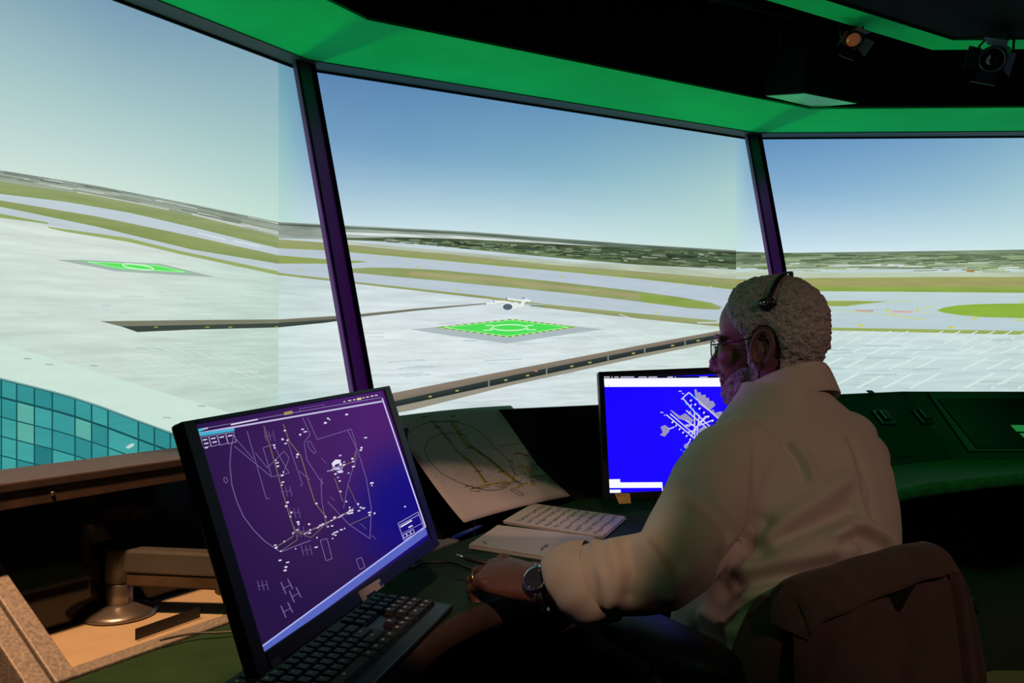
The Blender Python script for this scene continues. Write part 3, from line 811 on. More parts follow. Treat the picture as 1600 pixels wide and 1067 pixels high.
# trims and handsets on the middle panel
p0, ex, ey, n = slant_frame(1)
for k, (x, y) in enumerate(((1379, 655), (1442, 654))):
    h = thing('radio_handset', 'black radio handset ' + ('nearer the person\'s shoulder on the slanted console' if k == 0 else 'right of the other one on the slanted console'), 'handset', group='radio handsets on the console')
    quad_slab('cradle', [(x - 20, y - 12), (x + 2, y - 12), (x + 21, y + 10), (x - 2, y + 10)], p0, n, 0.010, M['plastic'], h, 0.0012, 0.003)
    quad_slab('handle', [(x - 14, y - 10), (x - 3, y - 10), (x + 10, y + 5), (x - 1, y + 5)], p0, n, 0.012, M['plastic'], h, 0.0115, 0.004)
    quad_slab('metal_strip', [(x - 12, y - 9), (x - 8.5, y - 9), (x + 4, y + 3), (x + .5, y + 3)], p0, n, 0.001, M['chrome'], h, 0.0240, 0)
    quad_slab('button', [(x + 3, y - 1), (x + 7, y - 1), (x + 9, y + 2), (x + 5, y + 2)], p0, n, 0.003, M['alu_grey'], h, 0.0115, 0)
tag(quad_slab('floor_plate', [(1362, 672), (1377, 680), (1426, 714), (1380, 716), (1362, 700)][:4], p0, n, 0.003, M['panel'], None, 0.0012), 'thin dark cover plate at the foot of the slanted console', 'cover plate')
bpy.data.objects['floor_plate'].name = 'cover_plate'
tag(quad_slab('switch_box', [(1352, 611), (1360, 611), (1368, 617), (1360, 617)], p0, n, 0.006, M['plastic'], None, 0.0012), 'tiny black switch box near the top of the slanted console', 'switch')

# left console bay: hood ledge, glossy back, tan shelf, speckled front strip and side cheek
bay = thing('console_bay', 'left console bay with tan shelf, black glossy back and brown hood', 'console')
sA, sB = -1.2, s_of(0, (-.245, 1.75))
def bay_box(name, d0, d1, z0, z1, mat, s0=None, s1=None, bevel=0.0):
    s0 = sA if s0 is None else s0; s1 = sB if s1 is None else s1
    q = [q_at(0, s0, d0, 0), q_at(0, s1, d0, 0), q_at(0, s1, d1, 0), q_at(0, s0, d1, 0)]
    return MB().hexa([Vector((p.x, p.y, CAMZ + z0)) for p in q], [Vector((p.x, p.y, CAMZ + z1)) for p in q]).build(name, mat, bay, bevel=bevel)
bay_box('hood_ledge', 1.085, 1.21, LZ - 0.012, LZ, M['ledge'], bevel=0.002)
bay_box('hood_lip', 1.088, 1.10, LZ - 0.034, LZ - 0.0125, M['edge'], bevel=0.001)
bay_box('back_panel', 1.15, 1.21, -CAMZ, LZ - 0.0125, M['gloss'])
sC = s_of(0, (-.536, .995)) + 0.006
bay_box('corner_panel', 1.19, 1.21, -CAMZ, LZ - 0.014, M['panel'], s0=sB + .001, s1=s_of(0, meet(0, 1.21, 1, LED[1])) - .022)
bay_box('shelf', 0.987, 1.149, DESK - 0.03, DESK - 0.002, M['tan'], s0=sC)
bay_box('front_strip', 0.9575, 0.986, DESK - 0.03, DESK + 0.004, M['speckle'], s0=sC - 0.01, bevel=0.002)
for k, (a0, a1) in enumerate(((-0.026, 0.0), (-0.056, -0.030))):
    q0 = [q_at(0, sC + a0, 0.9575, DESK - 0.06), q_at(0, sC + a1, 0.9575, DESK - 0.06), q_at(0, sC + a1, 1.149, DESK - 0.06), q_at(0, sC + a0, 1.149, DESK - 0.06)]
    q1 = [q_at(0, sC + a0, 0.9575, DESK + 0.004), q_at(0, sC + a1, 0.9575, DESK + 0.004), q_at(0, sC + a1, 1.149, DESK + 0.125), q_at(0, sC + a0, 1.149, DESK + 0.125)]
    MB().hexa(q0, q1).build('side_cheek', M['speckle'], bay, bevel=0.002)
for s in (0.20, 0.34, 0.5, 0.62):
    MB().lathe(q_at(0, s, 1.0875, LZ - 0.022), [(0.003, 0.0), (0.003, 0.001), (0.002, 0.0018)], -NV[0], 10).build('screw', M['alu'], bay)
# the neighbouring module's panel left of the cheek
q0 = [q_at(0, sC - 0.9, 0.9575, DESK - 0.05), q_at(0, sC - .062, 0.9575, DESK - 0.05), q_at(0, sC - .062, 1.149, DESK + 0.04), q_at(0, sC - 0.9, 1.149, DESK + 0.04)]
MB().hexa([v - Vector((0, 0, .03)) for v in q0], q0).build('neighbour_panel', M['ledge'], bay)
# black flap standing on the shelf front
fl = [H(211, 1001, DESK), H(309, 966, DESK)]
up_ = Vector((0, 0, .016)); th = Vector((.6, .8, 0)) * .004
tag(MB().hexa([fl[0], fl[1], fl[1] + th, fl[0] + th], [fl[0] + up_, fl[1] + up_, fl[1] + th + up_, fl[0] + th + up_]).build('cable_flap', M['plastic'], None, bevel=0.0015), 'narrow black cable flap standing on the tan shelf', 'cable flap')
mb = MB(); mb.tube(smooth_curve([H(250, 1000, DESK + .012), H(300, 990, DESK + .010), H(345, 988, DESK + .008), H(400, 984, DESK + .008)], 6), 0.0016, 6)
tag(mb.build('thin_cable', M['alu_grey'], None, smooth=True), 'thin grey cable over the tan shelf beside the monitor', 'cable')

# ------------------------------------------------------------------ monitor arm
arm = thing('monitor_arm', 'grey metal monitor arm with round foot on the tan shelf', 'monitor arm')
bx = H(187, 958, DESK)
MB().lathe(bx, [(0.052, 0), (0.052, 0.003), (0.046, 0.007), (0.028, 0.014), (0.022, 0.016)]).build('foot', M['alu'], arm, smooth=True)
MB().lathe(bx, [(0.0185, 0.012), (0.0185, 0.045), (0.017, 0.047)]).build('post', M['alu'], arm, smooth=True, bevel=0.001)
MB().lathe(bx, [(0.0165, 0.047), (0.0195, 0.049), (0.0195, 0.094), (0.017, 0.098)]).build('swivel', M['alu_grey'], arm, smooth=True)
MB().lathe(bx + Vector((0, 0, .098)), [(0.003, 0), (0.003, .0015), (0.0015, .0015)]).build('screw', M['black'], arm)
e0, e1 = P(197, 884, bx.y), P(356, 886, bx.y - .01)
e1.z = e0.z - 0.004
ad = (e1 - e0).normalized(); sd = Vector((ad.y, -ad.x, 0)).normalized()
MB().box((e0 + e1) / 2 + Vector((0, 0, .010)), (e1 - e0).length, 0.028, 0.034, (ad, sd, Vector((0, 0, 1)))).build('beam', M['alu_grey'], arm, bevel=0.004)
MB().box((e0 + e1) / 2 - Vector((0, 0, .017)), (e1 - e0).length * .98, 0.022, 0.02, (ad, sd, Vector((0, 0, 1)))).build('cable_cover', M['edge'], arm, bevel=0.003)
MB().lathe(e1 + Vector((0, 0, -.02)), [(0.016, -.012), (0.018, -.01), (0.018, .05), (0.014, .053)]).build('elbow_joint', M['alu_grey'], arm, smooth=True)

# ------------------------------------------------------------------ near monitor
K1 = 1.264
mo = [Vector((-.267, .667, -.065)), Vector((-.158, 1.062, -.057)), Vector((-.093, 1.048, -.257)), Vector((-.201, .653, -.265))]
mo = [v * K1 + Vector((0, 0, CAMZ)) for v in mo]            # TL TR BR BL
mc = sum(mo, Vector()) / 4
mex = ((mo[1] - mo[0]) + (mo[2] - mo[3])).normalized()
mey = ((mo[0] - mo[3]) + (mo[1] - mo[2])); mey = (mey - mex * mey.dot(mex)).normalized()
mn = mex.cross(mey)
if mn.y > 0: mn = -mn
MW = ((mo[1] - mo[0]).length + (mo[2] - mo[3]).length) / 2
MH = ((mo[0] - mo[3]).length + (mo[1] - mo[2]).length) / 2
mon = thing('computer_monitor', 'near black monitor showing an airport map under a painted purple reflection, on a metal arm', 'monitor')
axm = (mex, mey, mn)
MB().box(mc - mn * 0.007, MW, MH, 0.012, axm).build('housing', M['bezel'], mon, bevel=0.004)
MB().box(mc - mn * 0.028, MW * .8, MH * .8, 0.03, axm).build('rear_cover', M['plastic'], mon, bevel=0.008)
MB().tube([mc - mn * 0.05, mc - mn * 0.09, Vector((e1.x, e1.y, mc.z - .03)), Vector((e1.x, e1.y, e1.z + .03))], 0.016, 12).build('mount_arm', M['alu_grey'], mon, smooth=True)
# bezel strips, proud of the housing
pm = Pic(mc + mn * 0.0006, mex, mey)
scr = [(304, 660), (601, 612), (669, 838), (411, 1026)]
sl = [pm.loc(p) for p in scr]
x0 = (sl[0][0] + sl[3][0]) / 2; x1 = (sl[1][0] + sl[2][0]) / 2; y1 = (sl[0][1] + sl[1][1]) / 2; y0 = (sl[2][1] + sl[3][1]) / 2
hw, hh = MW / 2, MH / 2
for nm, (a, b, c, d) in (('bezel_left', (-hw, x0, -hh, hh)), ('bezel_right', (x1, hw, -hh, hh)), ('bezel_top', (x0, x1, y1, hh)), ('bezel_bottom', (x0, x1, -hh, y0))):
    MB().box(mc + mex * ((a + b) / 2) + mey * ((c + d) / 2) + mn * 0.001, b - a, d - c, 0.005, axm).build(nm, M['bezel'], mon, bevel=0.0012)
pm.step = 0.00002
pm.v = []; pm.f = []; pm.c = []
def U(u, v):                         # picture coordinates 0..1, v from top
    return (x0 + (x1 - x0) * u, y1 + (y0 - y1) * v)
# backdrop: violet and bluish lamp reflection painted into the picture
nu, nv = 16, 12
pts = []; cols = []; fs = []
def mreflect(u, v):
    c = lerp3((44, 20, 72), (72, 22, 104), min(1, u * 1.3))
    c = lerp3(c, (32, 16, 60), max(0, v - .45) * 1.3)
    b = max(0, 1 - math.hypot((u - .92) / .50, (v - .74) / .45))
    c = lerp3(c, (20, 10, 120), min(1, b * 1.6))
    return c
for j in range(nv + 1):
    for i in range(nu + 1):
        pts.append(U(i / nu, j / nv)); cols.append((*srgb(*mreflect(i / nu, j / nv)), 0))
for j in range(nv):
    for i in range(nu):
        a = j * (nu + 1) + i; fs.append((a + nu + 1, a + nu + 2, a + 1, a))
pm.raw(pts, cols, fs)
WH, LV, OL, CY_ = (226, 220, 245), (118, 98, 150), (112, 96, 84), (60, 200, 220)
c = (270, 600); kz = 420 / 1600.0
def z3(*pp): return [(c[0] + x * kz, c[1] + y * kz) for x, y in pp]
L = pm.line
# lower task bar and border lines
pm.poly([(411, 1024), (668, 835), (664, 823), (409, 1010)], (86, 100, 190), new=True)
L([(409, 1010), (664, 823)], 2.2, (170, 178, 235)); L([(597, 622), (665, 824)], 2.0, (206, 200, 240))
L([(310, 677), (597, 627)], 2.6, (190, 186, 220)); L([(308, 671), (595, 621)], 1.2, (120, 110, 160))
pm.poly(z3((150, 270), (180, 262), (182, 275), (154, 284)), CY_)
pm.poly(z3((155, 290), (365, 262), (367, 280), (158, 312)), (70, 170, 205), new=False)
L(z3((345, 242), (505, 210)), 2.0, (220, 214, 235)); L(z3((180, 268), (208, 262)), 2.2, (200, 196, 225))
pm.poly(z3((660, 168), (710, 158), (713, 176), (664, 186)), (160, 146, 96))
L(z3((752, 148), (896, 122), (902, 138), (758, 165), (752, 148)), .7, LV)
for a, b in (((1015, 106), (1026, 104)), ((1042, 100), (1062, 97)), ((1072, 95), (1086, 92)), ((1128, 83), (1140, 81)), ((1150, 79), (1166, 76)), ((1176, 74), (1194, 70)), ((1202, 69), (1218, 66))):
    L(z3(a, b), 1.6, (214, 206, 190), new=False)
pm.poly(z3((1093, 86), (1120, 80), (1123, 92), (1097, 97)), (226, 214, 150))
# button grid
for k in range(4):
    xa = 165 + k * 50; ya = 318 - k * 8
    L(z3((xa, ya), (xa + 44, ya - 7), (xa + 62, ya + 50), (xa + 14, ya + 62), (xa, ya)), .8, (160, 150, 190))
    for r in range(2 if k < 2 else 1):
        L(z3((xa + 12 + r * 8, ya + 16 + r * 22), (xa + 38 + r * 8, ya + 11 + r * 22)), 2.2, (200, 194, 220), new=False)
L(z3((190, 380), (208, 376)), 2.6, (200, 194, 220))
# big circle, taxiways, outlines
arc = [(365, 290), (345, 380), (338, 480), (350, 600), (380, 700), (420, 790), (480, 870), (545, 935), (640, 1000), (820, 930)]
L(z3(*arc), 1.3, LV)
L(z3((1040, 275), (1100, 400), (1150, 560), (1180, 740), (1172, 920), (1050, 838), (920, 700)), 1.0, LV)
L(z3((302, 560), (316, 555), (326, 575), (316, 590), (304, 582), (302, 560)), 1.0, LV)
L(z3((800, 200), (858, 330), (1060, 268), (1088, 350), (1092, 440), (1040, 600), (1015, 740)), .9, LV)
L(z3((440, 280), (555, 685), (575, 678)), 1.0, LV); L(z3((365, 370), (585, 553), (690, 530), (595, 360), (535, 380), (585, 545)), 1.0, LV); L(z3((490, 410), (560, 500), (660, 400), (690, 440), (660, 520)), .9, LV)
L(z3((350, 300), (480, 450)), .9, LV); L(z3((770, 200), (815, 300), (780, 350), (795, 450), (880, 580), (885, 700), (915, 850)), 1.0, LV); L(z3((800, 345), (815, 340), (850, 405), (838, 415), (805, 375), (800, 345)), .9, LV)
L(z3((680, 340), (770, 600), (755, 606)), .9, LV); L(z3((750, 520), (815, 570)), .9, LV)
L(z3((540, 250), (590, 420), (640, 600), (690, 780), (722, 870)), 1.7, OL); L(z3((655, 240), (690, 340), (760, 430), (810, 600), (845, 710), (915, 800)), 1.7, OL)
L(z3((605, 975), (710, 910), (722, 870), (780, 890), (1060, 755)), 1.7, OL); L(z3((640, 995), (735, 930), (745, 885), (820, 915), (900, 840), (1080, 735)), 1.2, OL); L(z3((960, 560), (1010, 700)), 1.3, OL); L(z3((950, 520), (1000, 490), (1075, 460), (1085, 400)), 1.5, OL); L(z3((1045, 840), (1180, 780)), 1.2, OL); L(z3((1040, 600), (1100, 730)), .9, OL)
L(z3((880, 560), (890, 590), (880, 600)), 1, LV)
for gx, gy in ((540, 280), (640, 610), (690, 740), (720, 850), (760, 960), (500, 1190 - 20)):
    for q in range(3):
        L(z3((gx + q * 26, gy), (gx + q * 26 + 14, gy + 60)), 1.4, (92, 74, 128), new=False)
    L(z3((gx, gy + 34), (gx + 60, gy + 24)), 1.0, (92, 74, 128), new=False)
for bx4 in ([(875, 930), (915, 920), (945, 1040), (908, 1052)], [(1088, 1045), (1120, 1032), (1140, 1090), (1110, 1105)]):
    L(z3(*bx4, bx4[0]), 1.1, LV)
for gx, gy in ((640, 1180), (690, 1230), (640, 1320)):
    L(z3((gx, gy), (gx + 30, gy + 70)), 1.8, (110, 92, 150), new=False); L(z3((gx + 40, gy - 20), (gx + 70, gy + 40)), 1.8, (110, 92, 150), new=False); L(z3((gx + 10, gy + 40), (gx + 60, gy + 14)), 1.2, (110, 92, 150), new=False)
# bright tags
random.seed(9)
spots = [(600, 365), (603, 380), (610, 455), (618, 470), (622, 490), (655, 525), (648, 545), (652, 585), (646, 603), (680, 705), (672, 728), (702, 765), (696, 790), (742, 822), (738, 868), (712, 888), (745, 835), (815, 870), (810, 888), (852, 712), (855, 915), (850, 972), (606, 960), (612, 975), (640, 995), (660, 938), (728, 982), (650, 330), (680, 335), (668, 355), (664, 278), (740, 420), (736, 436), (770, 270), (755, 302), (785, 285), (905, 232), (920, 205), (930, 212), (1032, 182), (1145, 320), (1120, 380), (1116, 394), (1066, 445), (1070, 462), (1072, 492), (990, 578), (995, 640), (1030, 700), (1050, 735), (1050, 752), (1062, 752), (1045, 772), (1062, 768), (1100, 715), (1115, 735), (1132, 740), (1105, 755), (1168, 765), (1168, 780), (1198, 770), (1182, 590), (1182, 605), (1380, 730), (960, 795), (920, 850), (945, 845), (905, 790), (885, 838), (808, 835), (635, 1050), (680, 1062), (670, 1090), (665, 1110), (948, 920), (950, 895), (960, 885), (1000, 868), (1020, 860), (975, 880), (965, 900)]
pm.layer += 1
for x, y in spots:
    wdt = random.uniform(7, 20)
    L(z3((x - wdt / 2, y + wdt * .1), (x + wdt / 2, y - wdt * .1)), random.uniform(1.6, 2.8), WH, new=False)
for k in range(34):
    x = random.gauss(975, 22); y = 500 + random.gauss(0, 30) + abs(x - 975) * .2
    L(z3((x - 7, y + 2), (x + 7, y - 2)), random.uniform(1.3, 2.6), random.choice([WH, (190, 180, 220), (150, 140, 190)]), new=False)
pm.poly(z3((945, 470), (965, 450), (998, 452), (995, 470), (965, 480), (950, 500)), (226, 222, 245))
for k in range(30):
    t = k / 29; x = 780 + t * 280; y = 890 - t * 135
    L(z3((x, y + random.uniform(-8, 8)), (x + 12, y - 4)), 1.4, random.choice([WH, (150, 130, 150), (120, 104, 110)]), new=False)
# legend
L(z3((1338, 830), (1458, 762), (1494, 862), (1372, 930), (1338, 830)), 1.2, (150, 142, 205))
L(z3((1345, 842), (1462, 778)), .8, (190, 184, 230)); L(z3((1352, 852), (1420, 812)), 2.2, WH); L(z3((1362, 890), (1488, 826)), .8, (150, 142, 205)); L(z3((1400, 855), (1424, 842)), 2, WH)
for q in range(3):
    L(z3((1366 + q * 22, 900 - q * 12), (1384 + q * 22, 890 - q * 12), (1392 + q * 22, 908 - q * 12), (1372 + q * 22, 918 - q * 12), (1366 + q * 22, 900 - q * 12)), .8, (200, 194, 235))
L(z3((930, 670), (960, 695)), .7, LV); L(z3((1110, 830), (1150, 865)), .6, LV); L(z3((1180, 900), (1205, 925)), .6, LV); L(z3((880, 440), (910, 475)), .6, LV)
pscreen = pm.build('screen_picture', M['screen'], mon)
pscreen.matrix_world = Matrix.Translation(mc + mn * 0.0006) @ Matrix((mex, mey, mex.cross(mey))).transposed().to_4x4()
# sticker on the lower bezel and a badge
def mon_slab(name, px4, th, mat, parent, lift=0.0037):
    q = [on_plane(x, y, mc + mn * lift, mn) for x, y in px4]
    return MB().hexa(q, [v + mn * th for v in q]).build(name, mat, parent)
st = mon_slab('sticker', [(559, 925), (592, 904), (600, 915), (567, 940)], 0.0006, M['paper'], mon)
mon_slab('sticker_logo', [(592, 910), (595.5, 907.5), (599, 914.5), (594, 915)], 0.0003, M['blue'], st, 0.0046)
mon_slab('sticker_writing', [(572, 931), (586, 922), (588, 925.5), (574, 934.5)], 0.0003, M['bezel'], st, 0.0046)
mon_slab('badge', [(421, 1035), (434, 1025), (440, 1034), (427, 1045)], 0.0006, M['alu_grey'], mon)

# ------------------------------------------------------------------ keyboard
ka = Vector((-.197, 1.288)); kl = Vector((-.24, -.97)).normalized(); kw = Vector((.97, -.24)).normalized()
kb0 = Vector((-.087, 1.238)) - kw * 0.155
kb = thing('keyboard', 'black computer keyboard with pale lettering in front of the near monitor', 'keyboard')
KL, KWd = 0.44, 0.155
def kpt(u, v, z): p = kb0 + kl * u + kw * v; return Vector((p.x, p.y, CAMZ + DESK + z))
MB().hexa([kpt(0, 0, .0015), kpt(0, KWd, .0015), kpt(KL, KWd, .0015), kpt(KL, 0, .0015)][::-1], [kpt(0, 0, .019), kpt(0, KWd, .009), kpt(KL, KWd, .009), kpt(KL, 0, .019)][::-1]).build('case', M['plastic'], kb, bevel=0.003)
kx = Vector((kl.x, kl.y, 0)); ky = (kpt(0, KWd, .009) - kpt(0, 0, .019)).normalized(); kz_ = kx.cross(ky)
if kz_.z < 0: kz_ = -kz_
rotk = Matrix((kx, ky, kz_)).transposed().to_4x4()
kmesh = {}
def key_mesh(wd):
    if wd in kmesh: return kmesh[wd]
    a, b, h = wd * .0182 / 2 - .0006, .0182 / 2 - .0006, .006
    m = MB(); m.hexa([(-a, -b, 0), (a, -b, 0), (a, b, 0), (-a, b, 0)], [(-a + .0022, -b + .0014, h), (a - .0022, -b + .0014, h), (a - .0022, b - .0028, h), (-a + .0022, b - .0028, h)])
    m.hexa([(-.0022, -.0045, h), (.0022, -.0045, h), (.0022, -.001, h), (-.0022, -.001, h)], [(-.0022, -.0045, h + .0003), (.0022, -.0045, h + .0003), (.0022, -.001, h + .0003), (-.0022, -.001, h + .0003)])
    me = m.mesh('key'); fix_normals(me); me.materials.append(M['key']); me.materials.append(M['keyprint'])
    for i, pl_ in enumerate(me.polygons): pl_.material_index = 1 if i >= 6 else 0
    kmesh[wd] = me; return me
rows = [[(1, 1)] + [(1, .5)] + [], ]
layout = []
U_ = .0182
def rowkeys(v, seq):
    u = .012
    for wd in seq:
        if wd < 0: u += -wd * U_; continue
        layout.append((u + wd * U_ / 2, v, wd)); u += wd * U_
# u runs from the right-hand (number pad) end to the left-hand end
rowkeys(.018, [1, 1, 1, 1, -.3, 1, 1, 1, -.3, 1, 1, 1, 1, -.5, 1, 1, 1, 1, -.5, 1, 1, 1, 1, -.9, 1])
rowkeys(.044, [1, 1, 1, 1, -.3, 1, 1, 1, -.3, 2, 1, 1, 1, 1, 1, 1, 1, 1, 1, 1, 1, 1])
rowkeys(.0625, [1, 1, 1, 1, -.3, 1, 1, 1, -.3, 1.5, 1, 1, 1, 1, 1, 1, 1, 1, 1, 1, 1, 1.5])
rowkeys(.081, [1, 1, 1, 1, -3.6, 2.25, 1, 1, 1, 1, 1, 1, 1, 1, 1, 1, 1, 1.75])
rowkeys(.0995, [1, 1, 1, 1, -1.3, 1, -1.3, 2.75, 1, 1, 1, 1, 1, 1, 1, 1, 1, 1, 2.25])
rowkeys(.118, [1, 1, 2, -.3, 1, 1, 1, -.3, 1.25, 1.25, 1.25, 1.25, 6.25, 1.25, 1.25, 1.25])
for u, v, wd in layout:
    o = bpy.data.objects.new('key', key_mesh(wd)); COL.objects.link(o); o.parent = kb
    z = .019 + (.009 - .019) * v / KWd
    o.matrix_world = Matrix.Translation(kpt(u, v + .004, z + .0002)) @ rotk
led = MB().box(kpt(.06, .010, .0192), .003, .003, .001, (kx, ky, kz_)).build('indicator_light', None, kb)
gm = bpy.data.materials.new('green_led'); gm.use_nodes = True
gm.node_tree.nodes['Principled BSDF'].inputs['Emission Color'].default_value = (0.05, 1, 0.1, 1); gm.node_tree.nodes['Principled BSDF'].inputs['Emission Strength'].default_value = 1.2
led.data.materials.append(gm)
mb = MB(); mb.tube(smooth_curve([H(640, 888, DESK + .004), H(660, 880, DESK + .004), H(700, 878, DESK + .004), H(725, 885, DESK + .004), H(745, 893, DESK + .004)], 6), 0.0022, 8)
tag(mb.build('mouse_cable', M['plastic'], None, smooth=True), 'thin black cable on the worktop running under the hand', 'cable')

# ------------------------------------------------------------------ far monitor
m2 = thing('computer_monitor', 'far black monitor showing a bright blue airport diagram beside the person', 'monitor')
BL2, TL2 = P(945, 781, 1.90), P(935, 581, 1.925)
ey2 = (TL2 - BL2).normalized(); W2m = 0.382
ex2 = Vector((1, 0.02, 0)).normalized(); ex2 = (ex2 - ey2 * ex2.dot(ey2)).normalized(); nn2 = ex2.cross(ey2)
if nn2.y > 0: nn2 = -nn2
H2m = (TL2 - BL2).length
ctr = BL2 + ex2 * W2m / 2 + ey2 * H2m / 2; ax2 = (ex2, ey2, nn2)
MB().box(ctr - nn2 * 0.02, W2m, H2m, 0.038, ax2).build('housing', M['bezel'], m2, bevel=0.004)
MB().box(ctr - nn2 * 0.05, W2m * .5, H2m * .5, 0.03, ax2).build('rear_cover', M['plastic'], m2, bevel=0.008)
ft = Vector((ctr.x + .06, ctr.y + .11, CAMZ + DESK))
MB().lathe(ft, [(0.11, 0.0), (0.11, 0.006), (0.10, 0.012), (0.03, 0.016)], n=36).build('stand_foot', M['plastic'], m2, smooth=True)
MB().box(ft + Vector((0, .01, .11)), .07, .025, .20).build('stand_neck', M['plastic'], m2, bevel=0.006)
p2m = Pic(ctr + nn2 * 0.0006, ex2, ey2); p2m.step = 0.00002
sx0, sx1 = -W2m / 2 + .012, W2m / 2 - .012
sy1 = H2m / 2 - .010; sy0 = -H2m / 2 + .015
for nm, (a, b, cc, d) in (('bezel_left', (-W2m / 2, sx0, -H2m / 2, H2m / 2)), ('bezel_right', (sx1, W2m / 2, -H2m / 2, H2m / 2)), ('bezel_top', (sx0, sx1, sy1, H2m / 2)), ('bezel_bottom', (sx0, sx1, -H2m / 2, sy0))):
    MB().box(ctr + ex2 * ((a + b) / 2) + ey2 * ((cc + d) / 2) + nn2 * 0.001, b - a, d - cc, 0.005, ax2).build(nm, M['bezel'], m2, bevel=0.0012)
p2m.layer = 0
def raw2(pts, col): p2m.layer += 1; p2m.raw(pts, [(*srgb(*col), 0)] * len(pts))
raw2([(sx0, sy0), (sx1, sy0), (sx1, sy1), (sx0, sy1)], (26, 6, 255))
cq = (920, 570); kq = 260 / 1206.0
def z6(*pp): return [(cq[0] + x * kq, cq[1] + y * kq) for x, y in pp]
L = p2m.line
p2m.layer += 1; p2m.raw([(sx0, sy1 - .0065), (sx1, sy1 - .0065), (sx1, sy1), (sx0, sy1)], [(*srgb(10, 10, 16), 0)] * 4)
p2m.poly(z6((95, 84), (1240, 80), (1240, 92), (96, 96)), (10, 10, 16))
p2m.poly(z6((96, 98), (1240, 92), (1240, 156), (100, 160)), (250, 250, 255))
for a, b in ((108, 152), (164, 174), (186, 216), (230, 328), (360, 420), (432, 496), (570, 610), (802, 862), (624, 630)):
    L(z6((a, 89), (b, 88)), 1.7, (190, 190, 200), new=False)
p2m.layer += 1
L(z6((112, 151), (118, 151)), 1.0, (40, 40, 60), new=False); L(z6((140, 151), (146, 151)), 1.0, (40, 40, 60), new=False)
p2m.poly(z6((128, 830), (226, 828), (228, 852), (528, 850), (530, 890), (130, 892)), (250, 250, 255))
p2m.poly(z6((130, 906), (230, 904), (232, 926), (132, 928)), (250, 250, 255), new=False)
L(z6((529, 850), (534, 918), (1240, 914)), 1.6, (240, 240, 255))
GR, LG = (150, 146, 190), (206, 206, 235)
for q in ([(765, 178), (780, 176), (785, 200), (810, 198), (815, 220), (845, 215), (850, 240), (870, 238), (875, 262), (900, 262), (918, 292), (870, 335), (800, 285), (770, 220)],
          [(880, 330), (905, 325), (912, 348), (960, 336), (985, 365), (1000, 362), (1040, 400), (975, 430), (905, 360)],
          [(590, 330), (600, 328), (660, 370), (700, 350), (760, 400), (740, 430), (700, 405), (650, 390)],
          [(520, 450), (550, 435), (580, 455), (585, 480), (550, 520), (515, 508), (535, 490)], [(690, 580), (708, 568), (740, 600), (725, 620), (690, 600)],
          [(715, 345), (735, 332), (745, 350), (725, 362)], [(795, 470), (830, 445), (900, 470), (870, 510), (800, 555)], [(700, 430), (730, 432), (735, 450), (700, 450)]):
    p2m.poly(z6(*q), GR)
for pts in ([(670, 250), (725, 200), (980, 425)], [(680, 240), (770, 345), (890, 460)], [(560, 360), (780, 545)], [(590, 355), (760, 500)], [(765, 345), (770, 560)], [(800, 360), (780, 545)], [(705, 330), (870, 470)], [(745, 285), (730, 310)], [(860, 370), (760, 470)], [(700, 440), (770, 430)], [(580, 465), (620, 450)], [(715, 490), (780, 470)], [(700, 400), (770, 450)], [(735, 550), (715, 575)], [(800, 440), (900, 400)], [(740, 520), (800, 420), (850, 370)]):
    L(z6(*pts), 1.9, LG)
for pts in ([(720, 240), (940, 445)], [(590, 400), (770, 575)]):
    a, b = pts
    for k in range(14):
        t = k / 14; s_ = (a[0] + (b[0] - a[0]) * t, a[1] + (b[1] - a[1]) * t); e_ = (a[0] + (b[0] - a[0]) * (t + .035), a[1] + (b[1] - a[1]) * (t + .035))
        L(z6(s_, e_), 3.2, (235, 235, 250) if k % 2 else (12, 10, 40), new=(k == 0))
L(z6((650, 192), (672, 190)), 1.4, LG); L(z6((674, 206), (690, 210)), 1.4, LG); L(z6((518, 344), (540, 346)), 1.4, LG); L(z6((545, 362), (552, 366)), 1.4, LG)
for a, b in (((750, 225), (778, 240)), ((698, 272), (712, 290)), ((738, 320), (760, 318)), ((770, 345), (792, 352)), ((664, 612), (672, 620)), ((682, 628), (708, 628)), ((790, 262), (800, 256))):
    L(z6(a, b), 1.6, (60, 170, 250))
random.seed(4)
for k in range(50):
    x = random.uniform(800, 890); y = random.uniform(455, 540) - (x - 800) * .3
    L(z6((x, y), (x + 6, y)), 1, random.choice([(200, 200, 220), (120, 116, 150), (170, 150, 160)]), new=(k == 0))
pp = p2m.build('screen_picture', M['screen'], m2)
pp.matrix_world = Matrix.Translation(ctr + nn2 * 0.0006) @ Matrix((ex2, ey2, ex2.cross(ey2))).transposed().to_4x4()
# sticky note hanging from the lower bezel
nq = [on_plane(x, y, ctr + nn2 * 0.0040, nn2) for x, y in ((960.5, 771), (984, 770.5), (986, 786), (967, 787))]
nb = [v - nn2 * 0.0004 for v in nq]; nq[3] = nq[3] + nn2 * .005; nb[3] = nb[3] + nn2 * .005
sn = MB().hexa(nb, nq).build('sticky_note', M['note'])
tag(sn, 'small yellow sticky note under the blue screen\'s lower edge', 'sticky note')
for k in range(2):
    a_ = on_plane(964, 774.5 + k * 7, ctr + nn2 * 0.0046, nn2); b_ = on_plane(980 - k * 4, 773.8 + k * 7, ctr + nn2 * 0.0046, nn2)
    MB().tube([a_, a_.lerp(b_, .3) + ey2 * .0005, a_.lerp(b_, .6) - ey2 * .0005, b_], 0.0004, 5).build('handwriting', M['black'], sn)

